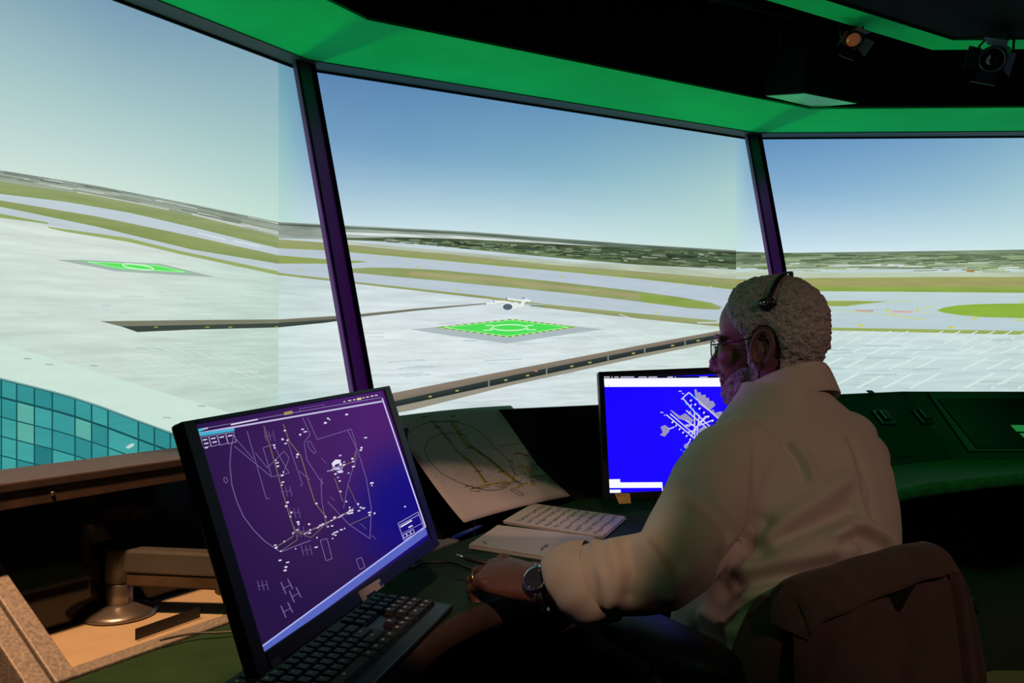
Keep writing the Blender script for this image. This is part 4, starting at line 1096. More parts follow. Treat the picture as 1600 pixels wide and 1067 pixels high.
# ------------------------------------------------------------------ paper chart leaning from desk to ledge
def bez(a, b, c_, d, t):
    return a * (1 - t) ** 3 + b * 3 * t * (1 - t) ** 2 + c_ * 3 * t * t * (1 - t) + d * t ** 3
cTL, cTR = P(605, 652, 1.80), at(H(798, 637, LZ), LZ + .006)
cBL, cBR = at(H(725, 818, DESK), DESK + .002), at(H(941, 768, DESK), DESK + .002)
nu, nv = 24, 24
rows_ = []
for j in range(nv + 1):
    t = j / nv
    Lp = bez(cBL, cBL.lerp(cTL, .33) - Vector((0, 0, .016)), cBL.lerp(cTL, .66) - Vector((0, 0, .004)), cTL, t)
    Rp = bez(cBR, cBR.lerp(cTR, .33) - Vector((0, 0, .018)), cBR.lerp(cTR, .66) - Vector((0, 0, .006)), cTR, t)
    Lp.z = max(Lp.z, CAMZ + DESK + .002); Rp.z = max(Rp.z, CAMZ + DESK + .002)
    rows_.append([Lp.lerp(Rp, i / nu) + Vector((0, 0, .012 * math.sin(math.pi * i / nu) * (.3 + .7 * (1 - t)) * (1 if j else .6))) for i in range(nu + 1)])
mb = MB(); mb.rings(rows_, cap=False, closed=False)
chart = mb.build('paper_chart', M['paper'], None, smooth=True)
sm = chart.modifiers.new('thickness', 'SOLIDIFY'); sm.thickness = 0.0005; sm.offset = 0
tag(chart, 'large paper airport chart leaning on the console with yellow highlighter marks', 'chart')
cb = BVHTree.FromPolygons(mb.v, mb.f)
c0 = Vector((0, 0, CAMZ))
class Ink:
    """flat print laid on a curved sheet"""
    def __init__(s, bvh, lift=0.0006): s.b = bvh; s.v = []; s.f = []; s.c = []; s.lift = lift
    def pt(s, p):
        r = Vector(((p[0] - CX) / FPX, 1, -(p[1] - CY) / FPX)).normalized()
        h = s.b.ray_cast(c0, r)
        if h[0] is None: return None
        nn = h[1] if h[1].dot(r) < 0 else -h[1]
        return h[0] + nn * s.lift
    def line(s, pts, wd, col):
        for a, b in zip(pts[:-1], pts[1:]):
            m_ = max(1, int(math.hypot(b[0] - a[0], b[1] - a[1]) / 8))
            for k in range(m_):
                A, B = between(a, b, k / m_), between(a, b, (k + 1) / m_)
                d = math.hypot(B[0] - A[0], B[1] - A[1]) or 1
                nx, ny = -(B[1] - A[1]) / d * wd / 2, (B[0] - A[0]) / d * wd / 2
                q = [s.pt((A[0] + nx, A[1] + ny)), s.pt((B[0] + nx, B[1] + ny)), s.pt((B[0] - nx, B[1] - ny)), s.pt((A[0] - nx, A[1] - ny))]
                if None in q: continue
                i = len(s.v); s.v += [tuple(x) for x in q]; s.f.append((i, i + 1, i + 2, i + 3)); s.c += [(*srgb(*col), 1)] * 4
    def build(s, name, parent):
        me = bpy.data.meshes.new(name); me.from_pydata(s.v, [], s.f)
        a = me.color_attributes.new('print', 'FLOAT_COLOR', 'POINT'); a.data.foreach_set('color', [x for c in s.c for x in c])
        return link(name, me, M['print'], parent)
cc5 = (640, 620); k5 = 320 / 1423.0
def z5(*pp): return [(cc5[0] + x * k5, cc5[1] + y * k5) for x, y in pp]
ink = Ink(cb)
hl = Ink(cb, 0.0004)
INK, YEL, ORG = (84, 80, 76), (184, 170, 60), (176, 128, 70)
ink.line(z5((-60, 300), (0, 240), (60, 200), (150, 172), (300, 170), (430, 205), (520, 270), (590, 350)), .9, INK)
ink.line(z5((400, 270), (300, 252), (200, 262), (130, 300), (102, 370), (130, 440), (220, 530), (330, 590), (440, 630), (560, 652), (650, 640), (710, 590), (728, 530), (690, 450), (620, 370), (530, 340)), .9, INK)
ink.line(z5((620, 345), (840, 315), (920, 370), (1000, 460), (1060, 550), (1085, 620), (1080, 700), (1060, 745)), .9, INK)
hl.line(z5((290, 175), (335, 250), (390, 330), (460, 370), (560, 440), (640, 515), (720, 570), (745, 590)), 4.68, YEL)
hl.line(z5((330, 235), (350, 265)), 5.04, ORG); hl.line(z5((480, 380), (500, 400)), 3.60, ORG)
hl.line(z5((365, 405), (430, 460), (475, 520), (530, 600)), 3.96, YEL); hl.line(z5((415, 440), (440, 470)), 3.96, ORG)
hl.line(z5((420, 640), (530, 612), (700, 592)), 2.16, YEL); hl.line(z5((610, 600), (680, 590)), 2.52, YEL)
ink.line(z5((150, 172), (200, 225), (280, 320), (350, 395), (410, 450), (480, 520), (530, 590)), 1.1, INK); ink.line(z5((165, 172), (215, 225), (295, 320)), 1.1, INK)
ink.line(z5((285, 180), (400, 330), (560, 440), (720, 570)), .8, INK); ink.line(z5((310, 180), (430, 340), (580, 450), (745, 590)), .8, INK)
hl.line(z5((270, 320), (290, 330)), 2.16, YEL); hl.line(z5((300, 378), (335, 388)), 1.80, YEL)
for a, b in (((80, 140), (118, 138)), ((280, 138), (318, 136)), ((760, 232), (798, 226)), ((690, 445), (718, 440)), ((885, 425), (912, 425)), ((1095, 530), (1130, 525)), ((985, 525), (1010, 520))):
    hl.line(z5(a, b), 2.4, (140, 150, 40))
hl.line(z5((720, 400), (770, 390), (800, 410), (890, 392), (905, 370), (870, 330), (825, 318)), 2.30, (176, 120, 86))
hl.line(z5((755, 485), (800, 480), (835, 525)), 3.02, YEL); hl.line(z5((800, 485), (840, 530)), 2.16, ORG); hl.line(z5((865, 440), (850, 520), (845, 570)), 1.44, (120, 150, 50)); hl.line(z5((870, 480), (900, 515)), 1.73, YEL)
hl.line(z5((820, 560), (920, 545), (1040, 535)), 2.16, (150, 150, 50)); hl.line(z5((970, 600), (1034, 586)), 3.60, YEL); hl.line(z5((840, 610), (878, 605)), 2.88, YEL); hl.line(z5((750, 622), (792, 615)), 3.24, YEL); hl.line(z5((800, 608), (822, 606)), 2.16, YEL)
random.seed(12)
for k in range(70):
    x = random.gauss(830, 60); y = random.gauss(480, 50)
    if y > 590 or y < 320: continue
    ink.line(z5((x, y), (x + random.uniform(-14, 26), y + random.uniform(-12, 12))), .8, random.choice([INK, (90, 86, 70), (110, 110, 60)]))
for k in range(60):
    t = random.random(); x = 400 + t * 660; y = 650 - t * 95 + random.gauss(0, 14)
    ink.line(z5((x, y), (x + random.uniform(10, 40), y + random.uniform(-6, 2))), .8, random.choice([INK, (96, 90, 70)]))
for a in ((155, 172), (190, 212), (270, 172), (312, 172), (420, 355), (475, 518), (640, 520), (745, 590), (405, 622), (448, 636), (780, 300), (1062, 548)):
    ink.line(z5((a[0] - 16, a[1] - 4), (a[0] + 16, a[1] + 2)), 1.4, INK); ink.line(z5((a[0] - 30, a[1] + 8), (a[0] + 36, a[1] - 8)), .7, INK)
for k in range(40):
    x = random.uniform(140, 640); y = random.uniform(170, 600)
    ink.line(z5((x, y), (x + random.uniform(6, 18), y + random.uniform(-6, 6))), .6, (120, 116, 110))
ink.line(z5((700, 645), (725, 640), (795, 680), (765, 688), (700, 645)), .9, INK)
hl.build('highlighter_marks', chart)['kind'] = 'stuff'; ink.build('printed_lines', chart)['kind'] = 'stuff'

# ------------------------------------------------------------------ papers, pens
def sheet_pile(name, label, px4, n, th, jitter, seed):
    random.seed(seed)
    t = thing(name, label, 'paper', group='notes on the worktop')
    base = [H(x, y, DESK + .0) for x, y in px4]
    for k in range(n):
        z = k * th + .0004
        jx, jy = (random.uniform(-jitter, jitter), random.uniform(-jitter, jitter)) if k < n - 1 else (0, 0)
        q = [v + Vector((jx, jy, z)) for v in base]
        MB().hexa(q, [v + Vector((0, 0, th * .86)) for v in q]).build('sheet', M['paper'], t)
    return t, [v + Vector((0, 0, n * th + .0004)) for v in base]
def writing(t, quad, rows, name, seed, col=(96, 84, 84), v0=.15, v1=.92, u0=.04, u1=.95):
    random.seed(seed)
    a, b, cc, d = quad
    vs = []; fs = []; cl = []
    up = Vector((0, 0, .0003))
    for r in range(rows):
        v = v0 + (v1 - v0) * r / max(1, rows - 1); u = u0
        while u < u1:
            wd = random.uniform(.01, .035); vv = v + random.uniform(-.012, .012)
            h_ = random.uniform(.015, .04)
            pt = lambda uu, vv: a.lerp(b, uu).lerp(d.lerp(cc, uu), vv) + up
            i = len(vs); vs += [pt(u, vv), pt(u + wd, vv + random.uniform(-.01, .01)), pt(u + wd, vv + h_), pt(u, vv + h_)]
            fs.append((i, i + 1, i + 2, i + 3)); cl += [(*srgb(*col), 1)] * 4
            u += wd + random.uniform(.008, .02)
    me = bpy.data.meshes.new(name); me.from_pydata([tuple(v) for v in vs], [], fs)
    at_ = me.color_attributes.new('print', 'FLOAT_COLOR', 'POINT'); at_.data.foreach_set('color', [x for c in cl for x in c])
    return link(name, me, M['print'], t)
t, q = sheet_pile('note_pad', 'white notepad under the hand with one short pencilled line', [(733, 857), (778, 826), (930, 845), (890, 882)], 5, .0016, .0015, 1)
writing(t, q, 1, 'handwriting', 2, (110, 84, 74), .66, .66, .18, .42)
writing(t, q, 1, 'heading', 5, (110, 84, 74), .10, .10, .12, .17)
t, q = sheet_pile('written_sheets', 'pile of closely handwritten sheets behind the notepad', [(788, 818), (833, 791), (978, 812), (942, 843)], 6, .0012, .004, 3)
writing(t, [v for v in q], 9, 'handwriting', 4, (150, 136, 136), .12, .9)
t_pen = thing('ballpoint_pen', 'blue ballpoint pen lying between chart and monitor', 'pen')
a_, b_ = H(707, 841, DESK + .005), H(750, 823, DESK + .005)
MB().tube([a_, a_.lerp(b_, .02), a_.lerp(b_, .7), a_.lerp(b_, .72), a_.lerp(b_, .98), b_], [.003, .0045, .0045, .004, .004, .003], 10).build('barrel', M['blue'], t_pen, smooth=True)
MB().tube([b_, b_ + (b_ - a_) * .08], [.003, .0008], 8).build('tip', M['blue'], t_pen, smooth=True)
# ------------------------------------------------------------------ seated person
KD = 0.97
FT = Vector((-.5, .866, 0)); LT = Vector((-.866, -.5, 0)); UP = Vector((0, 0, 1))     # torso axes

def oval(c, u, v, ru, rv, n=36, e=2.3):
    out = []
    for k in range(n):
        a = 2 * math.pi * k / n; ca, sa = math.cos(a), math.sin(a)
        out.append(c + u * (ru * math.copysign(abs(ca) ** (2 / e), ca)) + v * (rv * math.copysign(abs(sa) ** (2 / e), sa)))
    return out

def ring_on(c, axis, ru, rv=None, ref=UP, n=24):
    axis = axis.normalized(); u = (ref - axis * ref.dot(axis)).normalized(); v = axis.cross(u)
    return oval(c, u, v, ru, rv or ru, n, 2.0)

# torso sections from seat to neck: photo column, row, depth, half width, half depth
TOR = [(1222, 1110, 1.30, .185, .140), (1226, 1060, 1.315, .190, .145), (1228, 985, 1.33, .184, .148), (1230, 915, 1.355, .178, .146), (1235, 850, 1.385, .178, .142), (1240, 790, 1.415, .181, .136),
       (1240, 735, 1.445, .184, .124), (1238, 695, 1.465, .172, .108), (1234, 662, 1.475, .142, .092), (1228, 636, 1.47, .104, .080), (1222, 612, 1.465, .072, .066), (1220, 596, 1.46, .062, .060)]
def torso_rings(grow=0.0, upto=len(TOR), frm=0):
    return [oval(P(px, py, Y * KD), LT, FT, hw_ + grow, hd_ + grow, 40, 2.35) for px, py, Y, hw_, hd_ in TOR[frm:upto]]

SH_L = P(1140, 722, 1.375 * KD); EL_L = P(1046, 896, 1.165); WR_L = P(842, 918, 1.232)
SH_R = P(1326, 714, 1.60 * KD); EL_R = SH_R + Vector((.02, .12, -.20)) + FT * .06; WR_R = Vector((.52, 1.70, CAMZ + DESK + .035))
HIP = P(1226, 1085, 1.31 * KD)
hips = [HIP + LT * s * .095 + UP * -.01 for s in (1, -1)]
knees = [h + FT * .43 + LT * s * .05 + UP * .01 for h, s in zip(hips, (1, -1))]
ankles = [Vector((k.x + FT.x * .02, k.y + FT.y * .02, .09)) for k in knees]

# head frame
FH = Vector((-.860, .510, -.05)).normalized(); LH = Vector((-.510, -.860, 0)).normalized(); UH = FH.cross(LH).normalized()
if UH.z < 0: UH = -UH
HO = P(1199, 545, 1.47); HS = .935
def hp(f, l, u): return HO + (FH * f + LH * l + UH * u) * HS
HAX = (FH, LH, UH)
def hell(mb, c, r, nu=24, nv=14): mb.ell(hp(*c), HAX, [x * HS for x in r], nu, nv)

body = MB()
hell(body, (-.012, 0, .052), (.096, .075, .080)); hell(body, (-.03, 0, .03), (.078, .076, .08)); hell(body, (.026, 0, .048), (.062, .060, .062)); hell(body, (.040, 0, -.02), (.052, .056, .068))
hell(body, (.030, 0, -.070), (.052, .050, .036)); hell(body, (.060, 0, -.086), (.022, .026, .022)); hell(body, (.076, 0, .022), (.014, .046, .012))
for s in (1, -1):
    hell(body, (.058, .040 * s, -.012), (.026, .022, .022)); hell(body, (.091, .012 * s, -.036), (.010, .009, .008)); hell(body, (.066, .032 * s, .004), (.018, .016, .013))
    # ear: disc, rim, lobe
    hell(body, (-.012, .076 * s, -.002), (.016, .008, .026)); hell(body, (-.006, .078 * s, -.030), (.010, .006, .011))
    rim = [hp(-.012 + .019 * math.cos(a) - .004 * math.sin(a), s * (.083 + .006 * (1 - math.cos(a)) * .5), .002 + .031 * math.sin(a)) for a in [math.radians(q) for q in range(-60, 250, 22)]]
    body.tube(rim, .0052, 8)
    body.tube([hp(-.004, .080 * s, .012), hp(-.010, .084 * s, -.004), hp(-.004, .081 * s, -.018)], .0045, 8)
body.tube([hp(.082, 0, .018), hp(.090, 0, -.004), hp(.101, 0, -.026)], [.010, .011, .014], 12); hell(body, (.101, 0, -.030), (.013, .014, .011))
hell(body, (.083, 0, -.056), (.010, .024, .008)); hell(body, (.081, 0, -.066), (.011, .021, .008))
# neck, chest, arms, legs
body.rings([ring_on(hp(-.018, 0, -.02), UH * -1, .058, .060, FH), ring_on(hp(-.028, 0, -.06), UH * -1, .058, .060, FH), ring_on(P(1224, 622, 1.455), Vector((0, 0, -1)), .060, .062, FT), ring_on(P(1234, 670, 1.44), Vector((0, 0, -1)), .08, .08, FT)])
body.rings(torso_rings(-.02, 10))
def limb(mb, pts, rad, n=16):
    pts = [Vector(p) for p in pts]; q = []; r = []
    for a, b, ra, rb in zip(pts[:-1], pts[1:], rad[:-1], rad[1:]):
        for k in range(4): q.append(a.lerp(b, k / 4)); r.append(ra + (rb - ra) * k / 4)
    q.append(pts[-1]); r.append(rad[-1])
    mb.tube(q, r, n); mb.ell(pts[-1], (Vector((1, 0, 0)), Vector((0, 1, 0)), UP), [rad[-1]] * 3, 12, 8); mb.ell(pts[0], (Vector((1, 0, 0)), Vector((0, 1, 0)), UP), [rad[0]] * 3, 12, 8)
limb(body, [SH_L, EL_L, EL_L.lerp(WR_L, .45), WR_L], [.052, .040, .041, .027]); limb(body, [SH_R, EL_R, EL_R.lerp(WR_R, .45), WR_R], [.050, .040, .040, .027])
for h, k, a in zip(hips, knees, ankles):
    limb(body, [h, k, k.lerp(a, .35), a], [.072, .050, .050, .034])
    limb(body, [a + UP * -.03, a + FT * .14 + UP * -.055], [.034, .026])

def hand(mb, W, D, N, side, curl, spread=1.0):
    """W wrist, D towards the knuckles, N back of the hand; side = +1 when the thumb lies along N x D"""
    D = D.normalized(); N = (N - D * N.dot(D)).normalized(); T = N.cross(D) * side
    mb.rings([ring_on(W - D * .02, D, .021, .029, N, 16), ring_on(W + D * .005, D, .021, .031, N, 16), ring_on(W + D * .035, D, .020, .040, N, 16), ring_on(W + D * .065, D, .018, .043, N, 16), ring_on(W + D * .092, D, .0135, .041, N, 16), ring_on(W + D * .102, D, .009, .036, N, 16)])
    tips = {}
    for nm, off, base, ls, r in (('index', .031, .090, (.044, .027, .021), .0092), ('middle', .010, .095, (.047, .031, .022), .0094), ('ring', -.0115, .090, (.043, .029, .021), .0090), ('pinky', -.0315, .080, (.033, .021, .018), .0080)):
        p = W + D * base + T * off * spread + N * .001
        ang = [curl[0], curl[1], curl[2]]
        fan = T * (off * 1.2)
        pts = [p]
        for l, a in zip(ls, ang):
            a = math.radians(a)
            d = (D * math.cos(a) - N * math.sin(a) + fan * max(0, math.cos(a))).normalized()
            pts.append(pts[-1] + d * l)
        mb.ell(p + N * .003, (D, T, N), (.013, .0105, .010), 12, 8)
        for k in range(3): mb.capsule(pts[k], pts[k + 1], r * (1 - .06 * k), r * (1 - .06 * (k + 1)))
        tips[nm] = pts
    tb = W + D * .022 + T * .030 - N * .004
    tm = tb + (D * .60 + T * .62 - N * .35).normalized() * .042
    ti = tm + (D * .95 + T * .10 - N * .25).normalized() * .034
    tt = ti + (D * .95 - T * .25 - N * .22).normalized() * .027
    mb.capsule(tb, tm, .0155, .0118); mb.capsule(tm, ti, .0115, .0102); mb.capsule(ti, tt, .0102, .0085)
    tips['thumb'] = [tb, tm, ti, tt]
    return tips
DL = P(752, 888, 1.300) - WR_L
NL = Vector((0, -.42, .9))
tipsL = hand(body, WR_L, DL, NL, -1, (28, 98, 150))
DR = Vector((-.35, .9, -.05))
tipsR = hand(body, WR_R, DR, Vector((0, 0, 1)), 1, (16, 42, 62))
bme = voxel_union(body, 0.0030, 2, 0.5)
person = link('person', bme, M['skin'], None, True)
tag(person, 'seated person in pale shirt with white hair, glasses and headset, writing left-handed', 'person')
bco = get_co(bme); bno = get_no(bme)

def head_coords(co):
    d = (co - np.array(HO)) / HS
    return d @ np.array(FH), d @ np.array(LH), d @ np.array(UH)

def shell_from(name, keep, thick, mat, rough, seed, subdiv=1, parent=None):
    """cloth or hair grown from the body's own surface: keep(f,l,u) > 0 gives thickness weight"""
    f, l, u = head_coords(bco)
    wgt = keep(f, l, u)
    sel = wgt > 0
    bm = bmesh.new()
    idx = np.full(len(bco), -1)
    for i in np.nonzero(sel)[0]:
        idx[i] = len(bm.verts); bm.verts.new(bco[i])
    bm.verts.ensure_lookup_table()
    for p in bme.polygons:
        vs = [idx[v] for v in p.vertices]
        if min(vs) >= 0:
            try: bm.faces.new([bm.verts[v] for v in vs])
            except ValueError: pass
    for v in [v for v in bm.verts if not v.link_faces]: bm.verts.remove(v)
    me = bpy.data.meshes.new(name); bm.to_mesh(me); bm.free()
    o = link(name, me, mat, parent, True)
    if subdiv:
        s = o.modifiers.new('s', 'SUBSURF'); s.subdivision_type = 'CATMULL_CLARK'; s.levels = s.render_levels = subdiv
        bpy.context.view_layer.update()
        me2 = evaluated(o); o.modifiers.clear(); o.data = me2; me = me2
    co = get_co(me); no = get_no(me)
    f, l, u = head_coords(co); wg = np.clip(keep(f, l, u), 0, 1)
    ns = np.array([noise.turbulence(Vector(c) * 95.0 + Vector((seed, 0, 0)), 3, False) for c in co])
    ns2 = np.array([noise.noise(Vector(c) * 230.0) for c in co])
    off = thick * wg ** .6 + (ns - .5) * rough * wg + ns2 * rough * .35 * wg + .0006
    set_co(me, co + no * off[:, None])
    me.polygons.foreach_set('use_smooth', [True] * len(me.polygons))
    return o
def sstep(a, b, x):
    t = np.clip((x - a) / (b - a), 0, 1); return t * t * (3 - 2 * t)
def hair_keep(f, l, u):
    hl_ = .026 + .034 * sstep(.0, .085, u) - .012 * sstep(.05, .075, np.abs(l)) * sstep(.05, .02, u)      # front limit rises to the forehead
    front_ = (hl_ - f) / .012
    low = np.where(f < -.034, (u + .082) / .012, (u - .028) / .010)       # above the ear, down the nape
    side = np.where((f > .006) & (f < .032) & (u < .028), np.minimum((u + .035) / .01, 1), -1)
    low = np.maximum(low, side)
    ear = (np.hypot((f + .012) / .026, (u - .002) / .040) - 1) * 2.5
    ear = np.where(np.abs(l) > .05, ear, 1)
    return np.minimum(np.minimum(front_, low), ear)
shell_from('hair', hair_keep, .0085, M['hair'], .0042, 3.1, 1, person)
def beard_keep(f, l, u):
    up_ = (-.030 - .030 * sstep(.03, .085, f) - u) / .012
    up_ = np.where((f > .075) & (np.abs(l) < .034) & (u < -.040) & (u > -.051), .8, up_)
    lips = (np.hypot((l) / .024, (u + .060) / .010) - 1) * 2
    up_ = np.where(f > .075, np.minimum(up_, lips), up_)
    back_ = (f - .002) / .012
    low = (u + .128) / .012
    neck_ = np.where((f < .02) & (u < -.085), -1, 1)
    return np.minimum(np.minimum(np.minimum(up_, back_), low), neck_)
shell_from('beard', beard_keep, .0075, M['beard'], .005, 8.7, 1, person)
# eyes and brows
for s in (1, -1):
    m_ = MB(); m_.tube([hp(.088, .014 * s, .024), hp(.086, .032 * s, .029), hp(.074, .050 * s, .025)], [.003, .004, .002], 8)
    m_.build('eyebrow', M['beard'], person, True)
    m_ = MB(); hell(m_, (.070, .032 * s, .004), (.013, .0125, .0125)); m_.build('eye', M['pale_panel'], person, True)

# ---- shirt ----
shirt = MB()
shirt.rings(torso_rings(.0))
def sleeve(mb, pts, rad, n=22):
    pts = [Vector(p) for p in pts]; mb.tube(pts, rad, n)
S = [P(1180, 712, 1.40 * KD), P(1146, 732, 1.375 * KD), P(1118, 770, 1.33 * KD), P(1084, 830, 1.235), P(1056, 874, 1.185), P(1030, 893, 1.165), P(1000, 898, 1.165), P(965, 901, 1.17), P(928, 906, 1.18), P(905, 911, 1.188)]
sleeve(shirt, S, [.070, .078, .076, .068, .061, .057, .055, .053, .051, .049])
# far sleeve
SR = [P(1290, 715, 1.55 * KD), SH_R, SH_R.lerp(EL_R, .5), EL_R, EL_R.lerp(WR_R, .45)]
sleeve(shirt, SR, [.07, .072, .066, .056, .052])
# shoulder yoke softening
shirt.ell(P(1196, 676, 1.42), (LT, FT, UP), (.085, .075, .05), 18, 10)
shirt.ell(P(1300, 682, 1.49), (LT, FT, UP), (.085, .075, .05), 18, 10)
sme = voxel_union(shirt, 0.0055, 6, 0.5)
# open the neck: nothing above the collar seat
co = get_co(sme)
sb = BVHTree.FromPolygons([tuple(v) for v in co], [tuple(p.vertices) for p in sme.polygons])
def hit_px(b, p):
    r = Vector(((p[0] - CX) / FPX, 1, -(p[1] - CY) / FPX)).normalized()
    h = b.ray_cast(c0, r); return h[0]
no = get_no(sme)
disp_ = np.zeros(len(co))
# folds traced over the back and sleeve: polyline, radius, height
FOLDS = [([(1200, 838), (1250, 800), (1300, 765), (1322, 750)], .017, .010), ([(1186, 862), (1240, 836), (1300, 812), (1330, 796)], .016, -.010), ([(1215, 858), (1270, 842), (1318, 830)], .015, .007),
         ([(1160, 895), (1220, 880), (1290, 866), (1330, 856)], .016, .010), ([(1155, 912), (1230, 900), (1300, 884)], .013, -.011), ([(1150, 940), (1200, 925), (1230, 915)], .014, .008),
         ([(1232, 698), (1248, 718), (1258, 742)], .010, -.009), ([(1240, 694), (1262, 722), (1270, 750)], .011, .006), ([(1318, 700), (1336, 750), (1348, 800)], .012, .005), ([(1332, 690), (1352, 750), (1362, 810)], .012, -.005),
         ([(1300, 838), (1335, 815), (1370, 830), (1392, 848)], .015, .009), ([(1310, 850), (1350, 838), (1385, 858)], .013, -.008), ([(1186, 690), (1182, 740), (1178, 790), (1166, 840)], .009, -.005),
         ([(1130, 890), (1165, 850), (1195, 815)], .014, -.012), ([(1000, 830), (1030, 850), (1060, 880)], .013, -.006), ([(1012, 855), (1040, 900), (1050, 930)], .013, .007), ([(980, 852), (990, 890), (985, 930)], .011, -.006), ([(955, 850), (965, 895), (960, 935)], .011, .005), ([(1050, 790), (1085, 810), (1120, 850)], .014, .006), ([(1070, 760), (1105, 790), (1140, 830)], .014, -.006),
         ([(930, 850), (942, 900), (950, 945)], .008, .006), ([(1100, 960), (1140, 985), (1180, 1000)], .012, .008), ([(1085, 985), (1130, 1010), (1170, 1030)], .012, -.008), ([(1080, 1015), (1120, 1040), (1160, 1060)], .012, .008), ([(1130, 920), (1160, 950), (1210, 965)], .014, -.007)]
for pl_, rad_, amp in FOLDS:
    q = [hit_px(sb, p) for p in pl_]
    q = [v for v in q if v is not None]
    best = np.full(len(co), 9.0)
    for a, b in zip(q[:-1], q[1:]):
        if (b - a).length > .14: continue
        a_, b_ = np.array(a), np.array(b); ab = b_ - a_
        t = np.clip(((co - a_) @ ab) / max(1e-9, ab @ ab), 0, 1)
        best = np.minimum(best, np.linalg.norm(co - (a_ + t[:, None] * ab), axis=1))
    disp_ += 1.35 * amp * np.exp(-(best / rad_) ** 2 * 1.2)
n1 = np.array([noise.noise(Vector((v[0] * 9, v[1] * 9, v[2] * 16))) for v in co])
disp_ += n1 * .0035
co = co + no * disp_[:, None]
set_co(sme, co)
sh = link('shirt', sme, M['shirt'], person, True)
sh['label'] = 'pale cream long sleeved shirt with rolled cuffs'
s_ = sh.modifiers.new('soft', 'SMOOTH'); s_.iterations = 2; s_.factor = .4
# rolled cuff
cu = [P(925, 906, 1.180), P(912, 908, 1.184), P(890, 912, 1.192), P(872, 915, 1.2), P(862, 917, 1.205)]
m_ = MB()
ringsq = []
axis = (cu[-1] - cu[0]).normalized(); u_ = (UP - axis * UP.dot(axis)).normalized(); v_ = axis.cross(u_)
for k, (c_, r_) in enumerate([(cu[0], .0525), (cu[1], .0565), (cu[2], .0545), (cu[3], .050), (cu[4], .045), (cu[4], .040), (cu[3], .040)]):
    rr_ = []
    for q in range(40):
        a = 2 * math.pi * q / 40
        low_ = .5 - .5 * math.cos(a)            # 0 at top, 1 underneath
        wob = 1 + .05 * math.sin(3 * a + k * .9) + .05 * math.sin(8 * a + k * 1.3)
        rr_.append(c_ + (u_ * math.cos(a) + v_ * math.sin(a)) * r_ * wob - axis * low_ * .030 - UP * low_ * .008)
    ringsq.append(rr_)
m_.rings(ringsq, cap=False)
cf = m_.build('rolled_cuff', M['shirt'], person, True)
sd_ = cf.modifiers.new('s', 'SUBSURF'); sd_.levels = sd_.render_levels = 1
# collar: stand and fall
m_ = MB()
cc_ = P(1229, 607, 1.452)
prof = [(.064, .006), (.066, .030), (.067, .036), (.071, .036), (.079, .024), (.090, -.004), (.094, -.013)]
rr_ = []
for r_, z_ in prof:
    ring_ = []
    for q in range(41):
        a = math.radians(-158 + 316 * q / 40)          # 0 at the nape, open at the throat
        frontness = (1 - math.cos(a)) / 2
        dirv = (-FT * math.cos(a) + LT * math.sin(a))
        drop = -.056 * frontness - (.014 * max(0, frontness - .5) if z_ < 0 else 0)
        ring_.append(cc_ + dirv * (r_ + .004 * frontness) + UP * (z_ + drop + .014 * (1 - frontness)) + FT * .006)
    rr_.append(ring_)
m_.rings(rr_, cap=False, closed=False)
cl_ = m_.build('collar', M['shirt'], person, True)
so_ = cl_.modifiers.new('t', 'SOLIDIFY'); so_.thickness = .003
sd_ = cl_.modifiers.new('s', 'SUBSURF'); sd_.levels = sd_.render_levels = 1

# ---- trousers and shoes ----
tr = MB()
tr.rings([oval(HIP + UP * .085, LT, FT, .178, .138), oval(HIP + UP * .03, LT, FT, .186, .148), oval(HIP - UP * .05, LT, FT, .19, .15), oval(HIP - UP * .085, LT, FT, .15, .12)])
for h, k, a in zip(hips, knees, ankles):
    tr.tube([h - FT * .05, h + FT * .12, k + FT * -.06, k + FT * .015 - UP * .005, k + FT * .01 - UP * .09, k.lerp(a, .6), a + UP * -.01], [.092, .092, .074, .074, .066, .062, .060], 20)
tme = voxel_union(tr, .008, 4)
link('trousers', tme, M['trouser'], person, True)
for a in ankles:
    m_ = MB(); b_ = Vector((a.x, a.y, 0))
    m_.rings([oval(b_ + FT * .07 + UP * z, LT, FT, w_, l_, 24, 2.6) for z, w_, l_ in ((.0, .043, .135), (.02, .046, .14), (.05, .042, .125))], True)
    m_.rings([oval(b_ + FT * .005 + UP * z, LT, FT, w_, l_, 24, 2.2) for z, w_, l_ in ((.04, .04, .07), (.075, .043, .055), (.10, .044, .048))], True)
    m_.build('shoe', M['leather'], person, True, bevel=.004)

# ---- things worn and held ----
gl_ = thing('eyeglasses', 'thin dark wire eyeglasses on the person\'s nose', 'glasses')
for s in (1, -1):
    cen_ = hp(.094, .034 * s, .002)
    w_, h_ = .024, .017
    fwd = (FH + LH * .16 * s).normalized(); sid = (LH - FH * .16 * s).normalized()
    loop = []
    for q in range(24):
        a = 2 * math.pi * q / 24
        loop.append(cen_ + sid * (w_ * math.copysign(abs(math.cos(a)) ** .7, math.cos(a))) + UH * (h_ * math.copysign(abs(math.sin(a)) ** .75, math.sin(a))))
    m_ = MB(); m_.tube(loop + [loop[0]], .0011, 6); m_.build('rim', M['plastic'], gl_, True)
    m_ = MB(); m_.add([v + fwd * .0006 for v in loop] + [v - fwd * .0006 for v in loop], [tuple(range(24)), tuple(range(47, 23, -1))] + [(i, 24 + i, 24 + (i + 1) % 24, (i + 1) % 24) for i in range(24)]); m_.build('lens', M['lens'], gl_)
    m_ = MB(); m_.tube([cen_ + sid * s * w_ + UH * .010, hp(.084, .064 * s, .012), hp(.05, .072 * s, .014), hp(.0, .085 * s, .022), hp(-.022, .084 * s, .014), hp(-.034, .080 * s, -.004)], .0013, 6); m_.build('temple', M['plastic'], gl_, True)
